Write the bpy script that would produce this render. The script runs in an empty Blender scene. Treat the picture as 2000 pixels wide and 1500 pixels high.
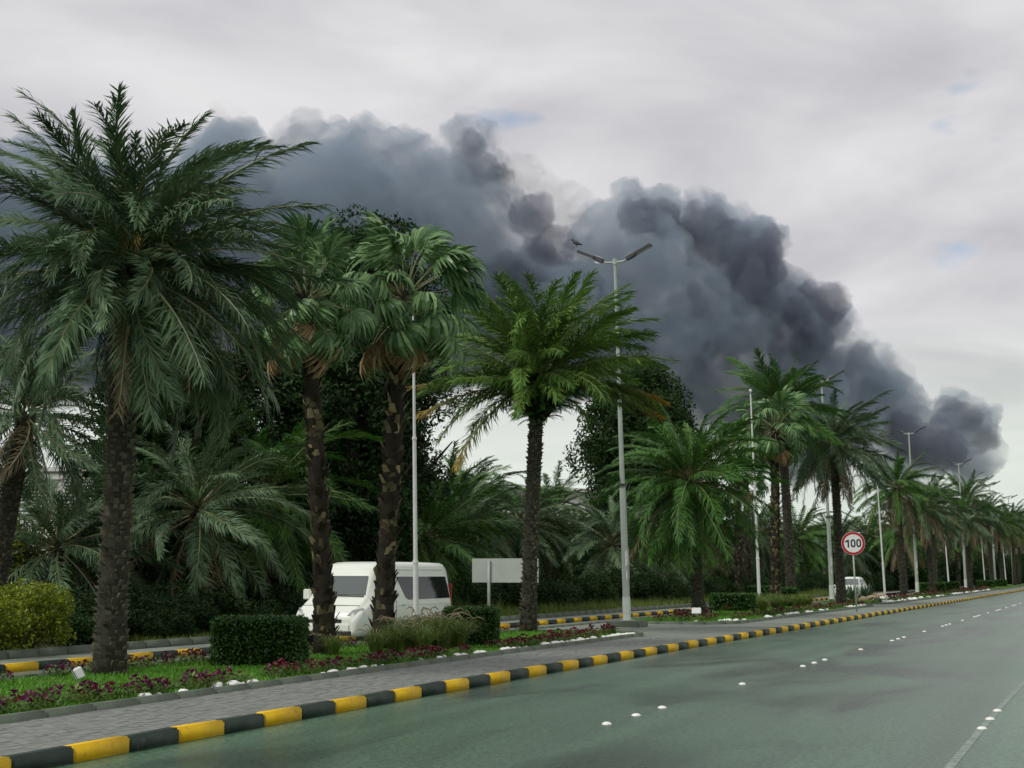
import bpy, bmesh, math, random
import numpy as np
from mathutils import Vector, Matrix, noise
R = math.radians
random.seed(7)
rng = np.random.default_rng(7)
scene = bpy.context.scene
COL = scene.collection

# ------------------------------------------------------------------ camera
EYE = 1.8
FPX = 3200.0                       # focal length for a 2000 px wide picture
PITCH = math.atan(372 / FPX)
cam_d = bpy.data.cameras.new('camera')
cam_d.sensor_width = 36.0
cam_d.lens = 36.0 * FPX / 2000.0
cam_d.clip_start = 0.1
cam_d.clip_end = 20000
cam = bpy.data.objects.new('camera', cam_d)
COL.objects.link(cam)
cam.location = (0, 0, EYE)
cam.rotation_euler = (math.pi / 2 + PITCH, 0, 0)
scene.camera = cam

# ------------------------------------------------------------------ world: overcast sky
SUN_EL, SUN_AZ = R(48), R(-128)     # azimuth from +Y towards +X
w = bpy.data.worlds.new('World')
scene.world = w
w.use_nodes = True
nt = w.node_tree
nt.nodes.clear()
def N(nt, t, **kw):
    n = nt.nodes.new(t)
    for k, v in kw.items():
        setattr(n, k, v)
    return n
def L(nt, a, b):
    nt.links.new(a, b)
out = N(nt, 'ShaderNodeOutputWorld')
bg = N(nt, 'ShaderNodeBackground')
bg.inputs['Strength'].default_value = 0.1
sky = N(nt, 'ShaderNodeTexSky')
sky.sky_type = 'NISHITA'
sky.sun_disc = False
sky.sun_elevation = SUN_EL
sky.sun_rotation = SUN_AZ
tc = N(nt, 'ShaderNodeTexCoord')
sep = N(nt, 'ShaderNodeSeparateXYZ')
L(nt, tc.outputs['Generated'], sep.inputs[0])
zc = N(nt, 'ShaderNodeMath', operation='MAXIMUM'); L(nt, sep.outputs['Z'], zc.inputs[0]); zc.inputs[1].default_value = 0.0
za = N(nt, 'ShaderNodeMath', operation='ADD'); L(nt, zc.outputs[0], za.inputs[0]); za.inputs[1].default_value = 0.22
dx = N(nt, 'ShaderNodeMath', operation='DIVIDE'); L(nt, sep.outputs['X'], dx.inputs[0]); L(nt, za.outputs[0], dx.inputs[1])
dy = N(nt, 'ShaderNodeMath', operation='DIVIDE'); L(nt, sep.outputs['Y'], dy.inputs[0]); L(nt, za.outputs[0], dy.inputs[1])
cmb = N(nt, 'ShaderNodeCombineXYZ'); L(nt, dx.outputs[0], cmb.inputs[0]); L(nt, dy.outputs[0], cmb.inputs[1])
n1 = N(nt, 'ShaderNodeTexNoise'); n1.inputs['Scale'].default_value = 2.1; n1.inputs['Detail'].default_value = 5; n1.inputs['Roughness'].default_value = 0.5; n1.inputs['Distortion'].default_value = 0.4
L(nt, cmb.outputs[0], n1.inputs['Vector'])
r1 = N(nt, 'ShaderNodeValToRGB')
r1.color_ramp.elements[0].position = 0.34; r1.color_ramp.elements[0].color = (4.0, 3.97, 4.25, 1)
r1.color_ramp.elements[1].position = 0.66; r1.color_ramp.elements[1].color = (6.2, 6.12, 6.2, 1)
L(nt, n1.outputs['Fac'], r1.inputs[0])
# paler towards the horizon, as an overcast sky is
hz = N(nt, 'ShaderNodeMapRange'); hz.inputs['From Min'].default_value = 0.0; hz.inputs['From Max'].default_value = 0.16
hz.inputs['To Min'].default_value = 0.85; hz.inputs['To Max'].default_value = 0.0
L(nt, sep.outputs['Z'], hz.inputs['Value'])
mh = N(nt, 'ShaderNodeMix', data_type='RGBA'); L(nt, hz.outputs[0], mh.inputs[0]); L(nt, r1.outputs[0], mh.inputs[6]); mh.inputs[7].default_value = (5.9, 6.8, 5.7, 1)
# gaps of blue sky
n2 = N(nt, 'ShaderNodeTexNoise'); n2.inputs['Scale'].default_value = 3.4; n2.inputs['Detail'].default_value = 4
mpp = N(nt, 'ShaderNodeMapping'); mpp.inputs['Location'].default_value = (3.1, 8.4, 0); L(nt, cmb.outputs[0], mpp.inputs[0]); L(nt, mpp.outputs[0], n2.inputs['Vector'])
r2 = N(nt, 'ShaderNodeMapRange'); r2.inputs['From Min'].default_value = 0.67; r2.inputs['From Max'].default_value = 0.78; L(nt, n2.outputs['Fac'], r2.inputs['Value'])
mx = N(nt, 'ShaderNodeMix', data_type='RGBA'); L(nt, r2.outputs[0], mx.inputs[0]); L(nt, mh.outputs[2], mx.inputs[6]); L(nt, sky.outputs[0], mx.inputs[7])
L(nt, mx.outputs[2], bg.inputs['Color'])
L(nt, bg.outputs[0], out.inputs[0])

# ------------------------------------------------------------------ sun (veiled) and exposure
sd_ = bpy.data.lights.new('sun', 'SUN')
sd_.energy = 1.5
sd_.angle = R(14)
sd_.color = (1.0, 0.97, 0.92)
sun = bpy.data.objects.new('sun', sd_)
COL.objects.link(sun)
sdir = Vector((math.sin(SUN_AZ) * math.cos(SUN_EL), math.cos(SUN_AZ) * math.cos(SUN_EL), math.sin(SUN_EL)))
sun.rotation_euler = (-sdir).to_track_quat('-Z', 'Y').to_euler()
vs = scene.view_settings
vs.view_transform = 'Standard'; vs.look = 'None'; vs.gamma = 1.0; vs.exposure = 0.4
vs.use_curve_mapping = False
scene.cycles.max_bounces = 6
scene.cycles.transparent_max_bounces = 8
scene.cycles.volume_bounces = 2
scene.cycles.use_denoising = True

# ------------------------------------------------------------------ helpers
def tag(o, label=None, cat=None, group=None, kind=None):
    if label: o['label'] = label
    if cat: o['category'] = cat
    if group: o['group'] = group
    if kind: o['kind'] = kind
    return o
def put(name, data, parent=None, loc=(0, 0, 0), rot=(0, 0, 0), sc=None):
    o = bpy.data.objects.new(name, data)
    COL.objects.link(o)
    if parent: o.parent = parent
    o.location = loc
    o.rotation_euler = rot
    if sc is not None:
        o.scale = sc if hasattr(sc, '__len__') else (sc, sc, sc)
    return o
def empty(name, loc=(0, 0, 0), rot=(0, 0, 0), sc=None):
    o = put(name, None, None, loc, rot, sc)
    o.empty_display_size = 0.2
    return o

class MB:
    def __init__(s):
        s.v = []; s.f = []; s.m = []; s.t = []
    def add(s, vs_, fs, mi=0, t=None):
        b = len(s.v)
        s.v.extend([tuple(p) for p in vs_])
        s.f.extend([tuple(i + b for i in f) for f in fs])
        s.m.extend([mi] * len(fs))
        s.t.extend(t if t is not None else [0.0] * len(vs_))
    def box(s, c, size, mi=0, rot=None):
        hx, hy, hz_ = [k / 2 for k in size]
        vs_ = [Vector((x, y, z)) for x in (-hx, hx) for y in (-hy, hy) for z in (-hz_, hz_)]
        if rot is not None: vs_ = [rot @ p for p in vs_]
        s.add([p + Vector(c) for p in vs_], [(0, 1, 3, 2), (4, 6, 7, 5), (0, 4, 5, 1), (2, 3, 7, 6), (0, 2, 6, 4), (1, 5, 7, 3)], mi)
    def tube(s, pts, rad, n=8, mi=0, cap=True):
        pts = [Vector(p) for p in pts]
        rads = rad if hasattr(rad, '__len__') else [rad] * len(pts)
        rings = []
        up = None
        for i, p in enumerate(pts):
            a = pts[max(i - 1, 0)]; b = pts[min(i + 1, len(pts) - 1)]
            d = (b - a).normalized()
            if up is None:
                up = Vector((0, 0, 1)) if abs(d.z) < 0.9 else Vector((1, 0, 0))
            x = (up - d * up.dot(d)).normalized(); y = d.cross(x); up = x
            rings.append([p + (x * math.cos(k * 2 * math.pi / n) + y * math.sin(k * 2 * math.pi / n)) * rads[i] for k in range(n)])
        vs_ = [p for r_ in rings for p in r_]
        fs = []
        for i in range(len(rings) - 1):
            for k in range(n):
                k2 = (k + 1) % n
                fs.append((i * n + k, i * n + k2, (i + 1) * n + k2, (i + 1) * n + k))
        if cap:
            fs.append(tuple(range(n - 1, -1, -1)))
            fs.append(tuple(range((len(rings) - 1) * n, len(rings) * n)))
        s.add(vs_, fs, mi)
    def mesh(s, name, mats, smooth=False, attr=False, bevel=0, segs=2):
        me = bpy.data.meshes.new(name)
        me.from_pydata(s.v, [], s.f)
        for m in (mats if isinstance(mats, (list, tuple)) else [mats]):
            me.materials.append(m)
        if len(me.materials) > 1:
            me.polygons.foreach_set('material_index', s.m)
        if attr:
            a = me.attributes.new('t', 'FLOAT', 'POINT')
            a.data.foreach_set('value', s.t)
        if bevel:
            bm = bmesh.new(); bm.from_mesh(me)
            bmesh.ops.recalc_face_normals(bm, faces=bm.faces)
            es = [e for e in bm.edges if len(e.link_faces) == 2 and e.calc_face_angle(0) > 0.5]
            bmesh.ops.bevel(bm, geom=es, offset=bevel, segments=segs, affect='EDGES', clamp_overlap=True)
            bm.to_mesh(me); bm.free()
        if smooth:
            me.polygons.foreach_set('use_smooth', [True] * len(me.polygons))
        me.update()
        return me

# ------------------------------------------------------------------ materials
def mat(name):
    m = bpy.data.materials.new(name)
    m.use_nodes = True
    nt = m.node_tree
    b = nt.nodes['Principled BSDF']
    return m, nt, b
def plain(name, col, rough=0.6, spec=0.5, metal=0.0, var=0.0, vscale=4.0, bump=0.0, bscale=40.0, col2=None):
    m, nt, b = mat(name)
    b.inputs['Roughness'].default_value = rough
    b.inputs['Specular IOR Level'].default_value = spec
    b.inputs['Metallic'].default_value = metal
    c = (*col, 1)
    if var or col2:
        t = N(nt, 'ShaderNodeTexCoord'); n = N(nt, 'ShaderNodeTexNoise')
        n.inputs['Scale'].default_value = vscale; n.inputs['Detail'].default_value = 6; n.inputs['Roughness'].default_value = 0.65
        L(nt, t.outputs['Object'], n.inputs['Vector'])
        mr = N(nt, 'ShaderNodeMapRange'); mr.inputs['From Min'].default_value = 0.3; mr.inputs['From Max'].default_value = 0.7
        L(nt, n.outputs['Fac'], mr.inputs['Value'])
        mi = N(nt, 'ShaderNodeMix', data_type='RGBA'); L(nt, mr.outputs[0], mi.inputs[0])
        if col2:
            mi.inputs[6].default_value = c; mi.inputs[7].default_value = (*col2, 1)
        else:
            mi.inputs[6].default_value = tuple(k * (1 - var) for k in col) + (1,)
            mi.inputs[7].default_value = tuple(min(1, k * (1 + var)) for k in col) + (1,)
        L(nt, mi.outputs[2], b.inputs['Base Color'])
    else:
        b.inputs['Base Color'].default_value = c
    if bump:
        t = N(nt, 'ShaderNodeTexCoord'); n = N(nt, 'ShaderNodeTexNoise'); n.inputs['Scale'].default_value = bscale; n.inputs['Detail'].default_value = 4
        L(nt, t.outputs['Object'], n.inputs['Vector'])
        bp = N(nt, 'ShaderNodeBump'); bp.inputs['Strength'].default_value = bump; bp.inputs['Distance'].default_value = 0.02
        L(nt, n.outputs['Fac'], bp.inputs['Height']); L(nt, bp.outputs[0], b.inputs['Normal'])
    return m
def leaf(name, c1, c2, rough=0.5, trans=0.25, spec=0.4, tip=None, tip_from=0.7, objvar=0.35, power=1.0):
    """foliage: every leaf (mesh island) and every object takes its own tone between c1 and c2"""
    m, nt, b = mat(name)
    g = N(nt, 'ShaderNodeNewGeometry'); oi = N(nt, 'ShaderNodeObjectInfo')
    mm = N(nt, 'ShaderNodeMath', operation='MULTIPLY_ADD'); L(nt, oi.outputs['Random'], mm.inputs[0]); mm.inputs[1].default_value = objvar
    m2 = N(nt, 'ShaderNodeMath', operation='MULTIPLY'); L(nt, g.outputs['Random Per Island'], m2.inputs[0]); m2.inputs[1].default_value = 1 - objvar
    L(nt, m2.outputs[0], mm.inputs[2])
    pw_ = N(nt, 'ShaderNodeMath', operation='POWER'); L(nt, mm.outputs[0], pw_.inputs[0]); pw_.inputs[1].default_value = power
    mi = N(nt, 'ShaderNodeMix', data_type='RGBA'); L(nt, pw_.outputs[0], mi.inputs[0])
    mi.inputs[6].default_value = (*c1, 1); mi.inputs[7].default_value = (*c2, 1)
    col = mi.outputs[2]
    if tip:
        a = N(nt, 'ShaderNodeAttribute'); a.attribute_name = 't'
        mr = N(nt, 'ShaderNodeMapRange'); mr.inputs['From Min'].default_value = tip_from; mr.inputs['From Max'].default_value = 1.0
        L(nt, a.outputs['Fac'], mr.inputs['Value'])
        m3 = N(nt, 'ShaderNodeMix', data_type='RGBA'); L(nt, mr.outputs[0], m3.inputs[0]); L(nt, col, m3.inputs[6]); m3.inputs[7].default_value = (*tip, 1)
        col = m3.outputs[2]
    L(nt, col, b.inputs['Base Color'])
    b.inputs['Roughness'].default_value = rough
    b.inputs['Specular IOR Level'].default_value = spec
    if trans:
        tr = N(nt, 'ShaderNodeBsdfTranslucent'); L(nt, col, tr.inputs['Color'])
        ms = N(nt, 'ShaderNodeMixShader'); ms.inputs[0].default_value = trans
        o = nt.nodes['Material Output']
        L(nt, b.outputs[0], ms.inputs[1]); L(nt, tr.outputs[0], ms.inputs[2]); L(nt, ms.outputs[0], o.inputs['Surface'])
    return m

M = {}
M['date_grey'] = leaf('date_grey', (0.017, 0.058, 0.020), (0.165, 0.262, 0.130), rough=0.5, trans=0.15, spec=0.3)
M['date_green'] = leaf('date_green', (0.012, 0.062, 0.010), (0.115, 0.275, 0.040), rough=0.5, trans=0.2, spec=0.3)
M['date_lime'] = leaf('date_lime', (0.022, 0.082, 0.012), (0.19, 0.33, 0.055), rough=0.5, trans=0.25, spec=0.3)
M['date_tip'] = leaf('date_tip', (0.05, 0.085, 0.02), (0.14, 0.17, 0.04), trans=0.2, tip=(0.36, 0.22, 0.03), tip_from=0.7)
M['date_dry'] = leaf('date_dry', (0.10, 0.085, 0.045), (0.26, 0.21, 0.12), rough=0.7, trans=0.15)
M['fan_green'] = leaf('fan_green', (0.020, 0.080, 0.020), (0.22, 0.37, 0.14), rough=0.4, trans=0.2, spec=0.4)
M['fan_dry'] = leaf('fan_dry', (0.22, 0.14, 0.06), (0.50, 0.37, 0.20), rough=0.7, trans=0.2)
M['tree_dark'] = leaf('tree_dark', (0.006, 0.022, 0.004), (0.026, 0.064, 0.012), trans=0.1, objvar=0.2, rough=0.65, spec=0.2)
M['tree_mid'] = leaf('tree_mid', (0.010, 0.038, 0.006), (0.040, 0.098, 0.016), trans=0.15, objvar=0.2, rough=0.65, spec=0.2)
M['shrub_yellow'] = leaf('shrub_yellow', (0.03, 0.075, 0.006), (0.32, 0.38, 0.02), trans=0.3, objvar=0.05)
M['hedge'] = leaf('hedge', (0.008, 0.042, 0.004), (0.050, 0.135, 0.016), trans=0.1, objvar=0.1)
M['grass'] = leaf('grass', (0.045, 0.15, 0.010), (0.16, 0.40, 0.03), trans=0.25, objvar=0.0)
M['tall_grass'] = leaf('tall_grass', (0.04, 0.095, 0.015), (0.20, 0.26, 0.05), trans=0.25, objvar=0.3)
M['plume'] = leaf('plume', (0.25, 0.21, 0.12), (0.42, 0.36, 0.22), rough=0.9, trans=0.3)
M['bed_leaf'] = leaf('bed_leaf', (0.035, 0.075, 0.015), (0.16, 0.22, 0.05), trans=0.2)
M['purple'] = leaf('purple', (0.045, 0.003, 0.022), (0.15, 0.008, 0.075), trans=0.2)
M['maroon'] = leaf('maroon', (0.045, 0.004, 0.010), (0.19, 0.010, 0.035), trans=0.2)
M['agave'] = leaf('agave', (0.03, 0.06, 0.03), (0.09, 0.14, 0.07), trans=0.1)
M['rachis'] = plain('rachis', (0.16, 0.17, 0.07), 0.5, var=0.3)
M['rachis_dry'] = plain('rachis_dry', (0.28, 0.22, 0.12), 0.7, var=0.3)
M['fruit'] = plain('fruit_stalk', (0.33, 0.24, 0.03), 0.6, var=0.4, vscale=20)
M['trunk_date'] = plain('trunk_date', (0.04, 0.038, 0.028), 0.95, 0.2, var=0.5, vscale=6, bump=0.6, bscale=25)
M['base_date'] = leaf('base_date', (0.070, 0.072, 0.050), (0.15, 0.15, 0.105), rough=0.95, trans=0.0, spec=0.2, objvar=0.1, power=1.3)
M['trunk_fan'] = plain('trunk_fan', (0.025, 0.022, 0.015), 0.95, 0.2, var=0.5, vscale=6, bump=0.6, bscale=25)
M['base_fan'] = leaf('base_fan', (0.022, 0.020, 0.012), (0.28, 0.24, 0.13), rough=0.9, trans=0.0, spec=0.2, objvar=0.02, power=3.0)
M['wood'] = plain('wood', (0.06, 0.048, 0.035), 0.9, 0.2, var=0.4)
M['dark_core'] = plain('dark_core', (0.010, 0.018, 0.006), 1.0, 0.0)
def kerb_paint(name, col, col2, chip):
    m, nt, b = mat(name)
    t = N(nt, 'ShaderNodeTexCoord'); oi = N(nt, 'ShaderNodeObjectInfo')
    off = N(nt, 'ShaderNodeVectorMath', operation='ADD'); mu = N(nt, 'ShaderNodeMath', operation='MULTIPLY'); L(nt, oi.outputs['Random'], mu.inputs[0]); mu.inputs[1].default_value = 37.0
    L(nt, t.outputs['Object'], off.inputs[0]); L(nt, mu.outputs[0], off.inputs[1])
    def nz(sc, lo, hi, det=5):
        n = N(nt, 'ShaderNodeTexNoise'); n.inputs['Scale'].default_value = sc; n.inputs['Detail'].default_value = det; n.inputs['Roughness'].default_value = 0.65; L(nt, off.outputs[0], n.inputs['Vector'])
        r_ = N(nt, 'ShaderNodeMapRange'); r_.inputs['From Min'].default_value = lo; r_.inputs['From Max'].default_value = hi; L(nt, n.outputs['Fac'], r_.inputs['Value']); return r_.outputs[0]
    a = N(nt, 'ShaderNodeMix', data_type='RGBA'); L(nt, nz(2.2, 0.3, 0.7), a.inputs[0]); a.inputs[6].default_value = (*col, 1); a.inputs[7].default_value = (*col2, 1)
    c = N(nt, 'ShaderNodeMix', data_type='RGBA'); L(nt, nz(7.0, 0.60, 0.74, 8), c.inputs[0]); L(nt, a.outputs[2], c.inputs[6]); c.inputs[7].default_value = (*chip, 1)
    L(nt, c.outputs[2], b.inputs['Base Color']); b.inputs['Roughness'].default_value = 0.65; b.inputs['Specular IOR Level'].default_value = 0.3
    n = N(nt, 'ShaderNodeTexNoise'); n.inputs['Scale'].default_value = 30; L(nt, off.outputs[0], n.inputs['Vector'])
    bp = N(nt, 'ShaderNodeBump'); bp.inputs['Strength'].default_value = 0.3; bp.inputs['Distance'].default_value = 0.01; L(nt, n.outputs['Fac'], bp.inputs['Height']); L(nt, bp.outputs[0], b.inputs['Normal'])
    return m
M['yellow'] = kerb_paint('kerb_yellow', (0.58, 0.35, 0.006), (0.78, 0.50, 0.010), (0.22, 0.15, 0.03))
M['black'] = kerb_paint('kerb_black', (0.016, 0.030, 0.021), (0.036, 0.056, 0.042), (0.10, 0.115, 0.09))
M['conc'] = plain('concrete', (0.12, 0.145, 0.11), 0.85, 0.3, var=0.25, vscale=3, bump=0.2)
M['white_stone'] = plain('white_stone', (0.78, 0.78, 0.74), 0.7, 0.3, var=0.12)
M['tan_stone'] = plain('tan_stone', (0.30, 0.24, 0.16), 0.85, 0.3, var=0.35, vscale=5, bump=0.3)
M['steel'] = plain('galvanised', (0.36, 0.41, 0.36), 0.5, 0.5, var=0.15, vscale=2)
M['pole_white'] = plain('pole_white', (0.55, 0.62, 0.55), 0.6, 0.4, var=0.15, vscale=3)
M['alu'] = plain('aluminium', (0.62, 0.63, 0.61), 0.38, 0.5, var=0.08)
M['lamp_dark'] = plain('lamp_dark', (0.05, 0.055, 0.06), 0.45)
M['lamp_glass'] = plain('lamp_glass', (0.45, 0.47, 0.48), 0.25, 0.6)
M['paper'] = plain('paper', (0.68, 0.70, 0.68), 0.8, var=0.2, vscale=12)
M['sign_white'] = plain('sign_white', (0.74, 0.76, 0.74), 0.5, 0.4)
M['sign_red'] = plain('sign_red', (0.42, 0.012, 0.018), 0.45, 0.4)
M['sign_black'] = plain('sign_black', (0.012, 0.014, 0.014), 0.5, 0.4)
M['sign_back'] = plain('sign_back', (0.44, 0.48, 0.43), 0.55, 0.4, var=0.08, vscale=1.5)
M['paint'] = plain('white_paint', (0.76, 0.80, 0.71), 0.28, 0.5)
M['glass'] = plain('dark_glass', (0.012, 0.018, 0.016), 0.06, 0.6)
M['screen'] = plain('windscreen', (0.10, 0.12, 0.115), 0.07, 0.8)
M['rubber'] = plain('rubber', (0.02, 0.02, 0.02), 0.85, 0.2)
M['trim'] = plain('black_trim', (0.02, 0.022, 0.022), 0.5)
M['chrome'] = plain('chrome', (0.6, 0.62, 0.62), 0.15, 0.5, metal=0.9)
M['headlamp'] = plain('headlamp', (0.45, 0.47, 0.47), 0.12, 0.8)
M['tail'] = plain('tail_lamp', (0.30, 0.01, 0.01), 0.2, 0.6)
M['bird'] = plain('feather', (0.05, 0.052, 0.06), 0.8)
M['wall_pale'] = plain('wall_pale', (0.62, 0.63, 0.58), 0.8, 0.3, var=0.06, vscale=0.2)
M['wall_grey'] = plain('wall_grey', (0.36, 0.39, 0.37), 0.7, 0.3, var=0.06, vscale=0.2)
M['slat'] = plain('slat', (0.55, 0.58, 0.55), 0.5, 0.4)
M['soil'] = plain('soil', (0.03, 0.034, 0.016), 1.0, 0.1, col2=(0.06, 0.06, 0.03), vscale=3, bump=0.4, bscale=20)

def road_mat(name, dry, damp, grit, line=False):
    m, nt, b = mat(name)
    uv = N(nt, 'ShaderNodeUVMap')
    mp = N(nt, 'ShaderNodeMapping'); mp.inputs['Scale'].default_value = (0.10, 0.30, 1); L(nt, uv.outputs[0], mp.inputs[0])
    n = N(nt, 'ShaderNodeTexNoise'); n.inputs['Scale'].default_value = 1.3; n.inputs['Detail'].default_value = 3; n.inputs['Distortion'].default_value = 0.6
    L(nt, mp.outputs[0], n.inputs['Vector'])
    mr = N(nt, 'ShaderNodeMapRange'); mr.interpolation_type = 'SMOOTHSTEP'; mr.inputs['From Min'].default_value = 0.49; mr.inputs['From Max'].default_value = 0.69; L(nt, n.outputs['Fac'], mr.inputs['Value'])
    sx_ = N(nt, 'ShaderNodeSeparateXYZ'); L(nt, uv.outputs[0], sx_.inputs[0])
    bd = N(nt, 'ShaderNodeMath', operation='ADD'); L(nt, sx_.outputs['Y'], bd.inputs[0]); bd.inputs[1].default_value = 4.6
    ba = N(nt, 'ShaderNodeMath', operation='ABSOLUTE'); L(nt, bd.outputs[0], ba.inputs[0])
    bm_ = N(nt, 'ShaderNodeMapRange'); bm_.interpolation_type = 'SMOOTHSTEP'; bm_.inputs['From Min'].default_value = 0.2; bm_.inputs['From Max'].default_value = 2.2; bm_.inputs['To Min'].default_value = 0.09; bm_.inputs['To Max'].default_value = -0.02
    L(nt, ba.outputs[0], bm_.inputs['Value'])
    nb_ = N(nt, 'ShaderNodeMath', operation='ADD'); L(nt, n.outputs['Fac'], nb_.inputs[0]); L(nt, bm_.outputs[0], nb_.inputs[1])
    L(nt, nb_.outputs[0], mr.inputs['Value'])
    g = N(nt, 'ShaderNodeTexNoise'); g.inputs['Scale'].default_value = 16; g.inputs['Detail'].default_value = 6; g.inputs['Roughness'].default_value = 0.8; L(nt, uv.outputs[0], g.inputs['Vector'])
    mi = N(nt, 'ShaderNodeMix', data_type='RGBA'); L(nt, mr.outputs[0], mi.inputs[0]); mi.inputs[6].default_value = (*dry, 1); mi.inputs[7].default_value = (*damp, 1)
    # slow drift of tone
    n3 = N(nt, 'ShaderNodeTexNoise'); n3.inputs['Scale'].default_value = 0.16; n3.inputs['Detail'].default_value = 3; L(nt, uv.outputs[0], n3.inputs['Vector'])
    h = N(nt, 'ShaderNodeMix', data_type='RGBA', blend_type='MULTIPLY'); h.inputs[0].default_value = 1.0
    rr = N(nt, 'ShaderNodeValToRGB'); rr.color_ramp.elements[0].position = 0.35; rr.color_ramp.elements[0].color = (0.80, 0.95, 0.82, 1); rr.color_ramp.elements[1].position = 0.65; rr.color_ramp.elements[1].color = (1.12, 1.08, 1.1, 1)
    L(nt, n3.outputs['Fac'], rr.inputs[0]); L(nt, mi.outputs[2], h.inputs[6]); L(nt, rr.outputs[0], h.inputs[7])
    gr = N(nt, 'ShaderNodeMapRange'); gr.inputs['From Min'].default_value = 0.3; gr.inputs['From Max'].default_value = 0.7; gr.inputs['To Min'].default_value = 1 - grit; gr.inputs['To Max'].default_value = 1 + grit; L(nt, g.outputs['Fac'], gr.inputs['Value'])
    # tyre-worn streaks along the lanes
    m4 = N(nt, 'ShaderNodeMapping'); m4.inputs['Scale'].default_value = (0.025, 1.6, 1); L(nt, uv.outputs[0], m4.inputs[0])
    n4 = N(nt, 'ShaderNodeTexNoise'); n4.inputs['Scale'].default_value = 1.0; n4.inputs['Detail'].default_value = 4; L(nt, m4.outputs[0], n4.inputs['Vector'])
    s4 = N(nt, 'ShaderNodeMapRange'); s4.inputs['From Min'].default_value = 0.3; s4.inputs['From Max'].default_value = 0.7; s4.inputs['To Min'].default_value = 0.78; s4.inputs['To Max'].default_value = 1.2; L(nt, n4.outputs['Fac'], s4.inputs['Value'])
    fg = N(nt, 'ShaderNodeTexVoronoi'); fg.inputs['Scale'].default_value = 26; L(nt, uv.outputs[0], fg.inputs['Vector'])
    fr_ = N(nt, 'ShaderNodeMapRange'); fr_.inputs['From Max'].default_value = 0.7; fr_.inputs['To Min'].default_value = 1.5; fr_.inputs['To Max'].default_value = 0.6; L(nt, fg.outputs['Distance'], fr_.inputs['Value'])
    g2 = N(nt, 'ShaderNodeMath', operation='MULTIPLY'); L(nt, gr.outputs[0], g2.inputs[0]); L(nt, s4.outputs[0], g2.inputs[1])
    g3 = N(nt, 'ShaderNodeMath', operation='MULTIPLY'); L(nt, g2.outputs[0], g3.inputs[0]); L(nt, fr_.outputs[0], g3.inputs[1])
    vm = N(nt, 'ShaderNodeVectorMath', operation='SCALE'); L(nt, h.outputs[2], vm.inputs[0]); L(nt, g3.outputs[0], vm.inputs['Scale'])
    L(nt, vm.outputs[0], b.inputs['Base Color'])
    ro = N(nt, 'ShaderNodeMapRange'); ro.inputs['To Min'].default_value = 0.34; ro.inputs['To Max'].default_value = 0.27; L(nt, mr.outputs[0], ro.inputs['Value']); L(nt, ro.outputs[0], b.inputs['Roughness'])
    b.inputs['Specular IOR Level'].default_value = 0.5
    bp = N(nt, 'ShaderNodeBump'); bp.inputs['Strength'].default_value = 0.6; bp.inputs['Distance'].default_value = 0.008
    L(nt, g.outputs['Fac'], bp.inputs['Height']); L(nt, bp.outputs[0], b.inputs['Normal'])
    return m
M['asphalt'] = road_mat('asphalt', (0.068, 0.135, 0.080), (0.026, 0.058, 0.033), 0.8)
M['service'] = road_mat('service_asphalt', (0.15, 0.185, 0.145), (0.10, 0.125, 0.095), 0.2)
def paver_sheet():
    m, nt, b = mat('paver_sheet')
    uv = N(nt, 'ShaderNodeUVMap')
    br = N(nt, 'ShaderNodeTexBrick'); br.inputs['Scale'].default_value = 5.0; br.inputs['Mortar Size'].default_value = 0.02
    br.inputs['Color1'].default_value = (0.165, 0.195, 0.155, 1); br.inputs['Color2'].default_value = (0.20, 0.23, 0.185, 1); br.inputs['Mortar'].default_value = (0.13, 0.15, 0.12, 1)
    br.inputs['Brick Width'].default_value = 1.0; br.inputs['Row Height'].default_value = 0.5
    L(nt, uv.outputs[0], br.inputs['Vector'])
    n = N(nt, 'ShaderNodeTexNoise'); n.inputs['Scale'].default_value = 0.5; n.inputs['Detail'].default_value = 5; L(nt, uv.outputs[0], n.inputs['Vector'])
    mr = N(nt, 'ShaderNodeMapRange'); mr.inputs['From Min'].default_value = 0.3; mr.inputs['From Max'].default_value = 0.7; mr.inputs['To Min'].default_value = 0.75; mr.inputs['To Max'].default_value = 1.2; L(nt, n.outputs['Fac'], mr.inputs['Value'])
    vm = N(nt, 'ShaderNodeVectorMath', operation='SCALE'); L(nt, br.outputs['Color'], vm.inputs[0]); L(nt, mr.outputs[0], vm.inputs['Scale'])
    L(nt, vm.outputs[0], b.inputs['Base Color']); b.inputs['Roughness'].default_value = 0.75
    return m
M['paver_sheet'] = paver_sheet()
M['paver'] = leaf('paver', (0.155, 0.172, 0.150), (0.215, 0.232, 0.205), rough=0.75, trans=0, objvar=0.0)
M['lawn'] = plain('lawn', (0.040, 0.10, 0.012), 0.95, 0.1, col2=(0.085, 0.17, 0.022), vscale=2.5, bump=0.4, bscale=30)
M['ground'] = plain('ground', (0.05, 0.06, 0.03), 1.0, 0.1, col2=(0.10, 0.09, 0.06), vscale=0.05)
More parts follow.
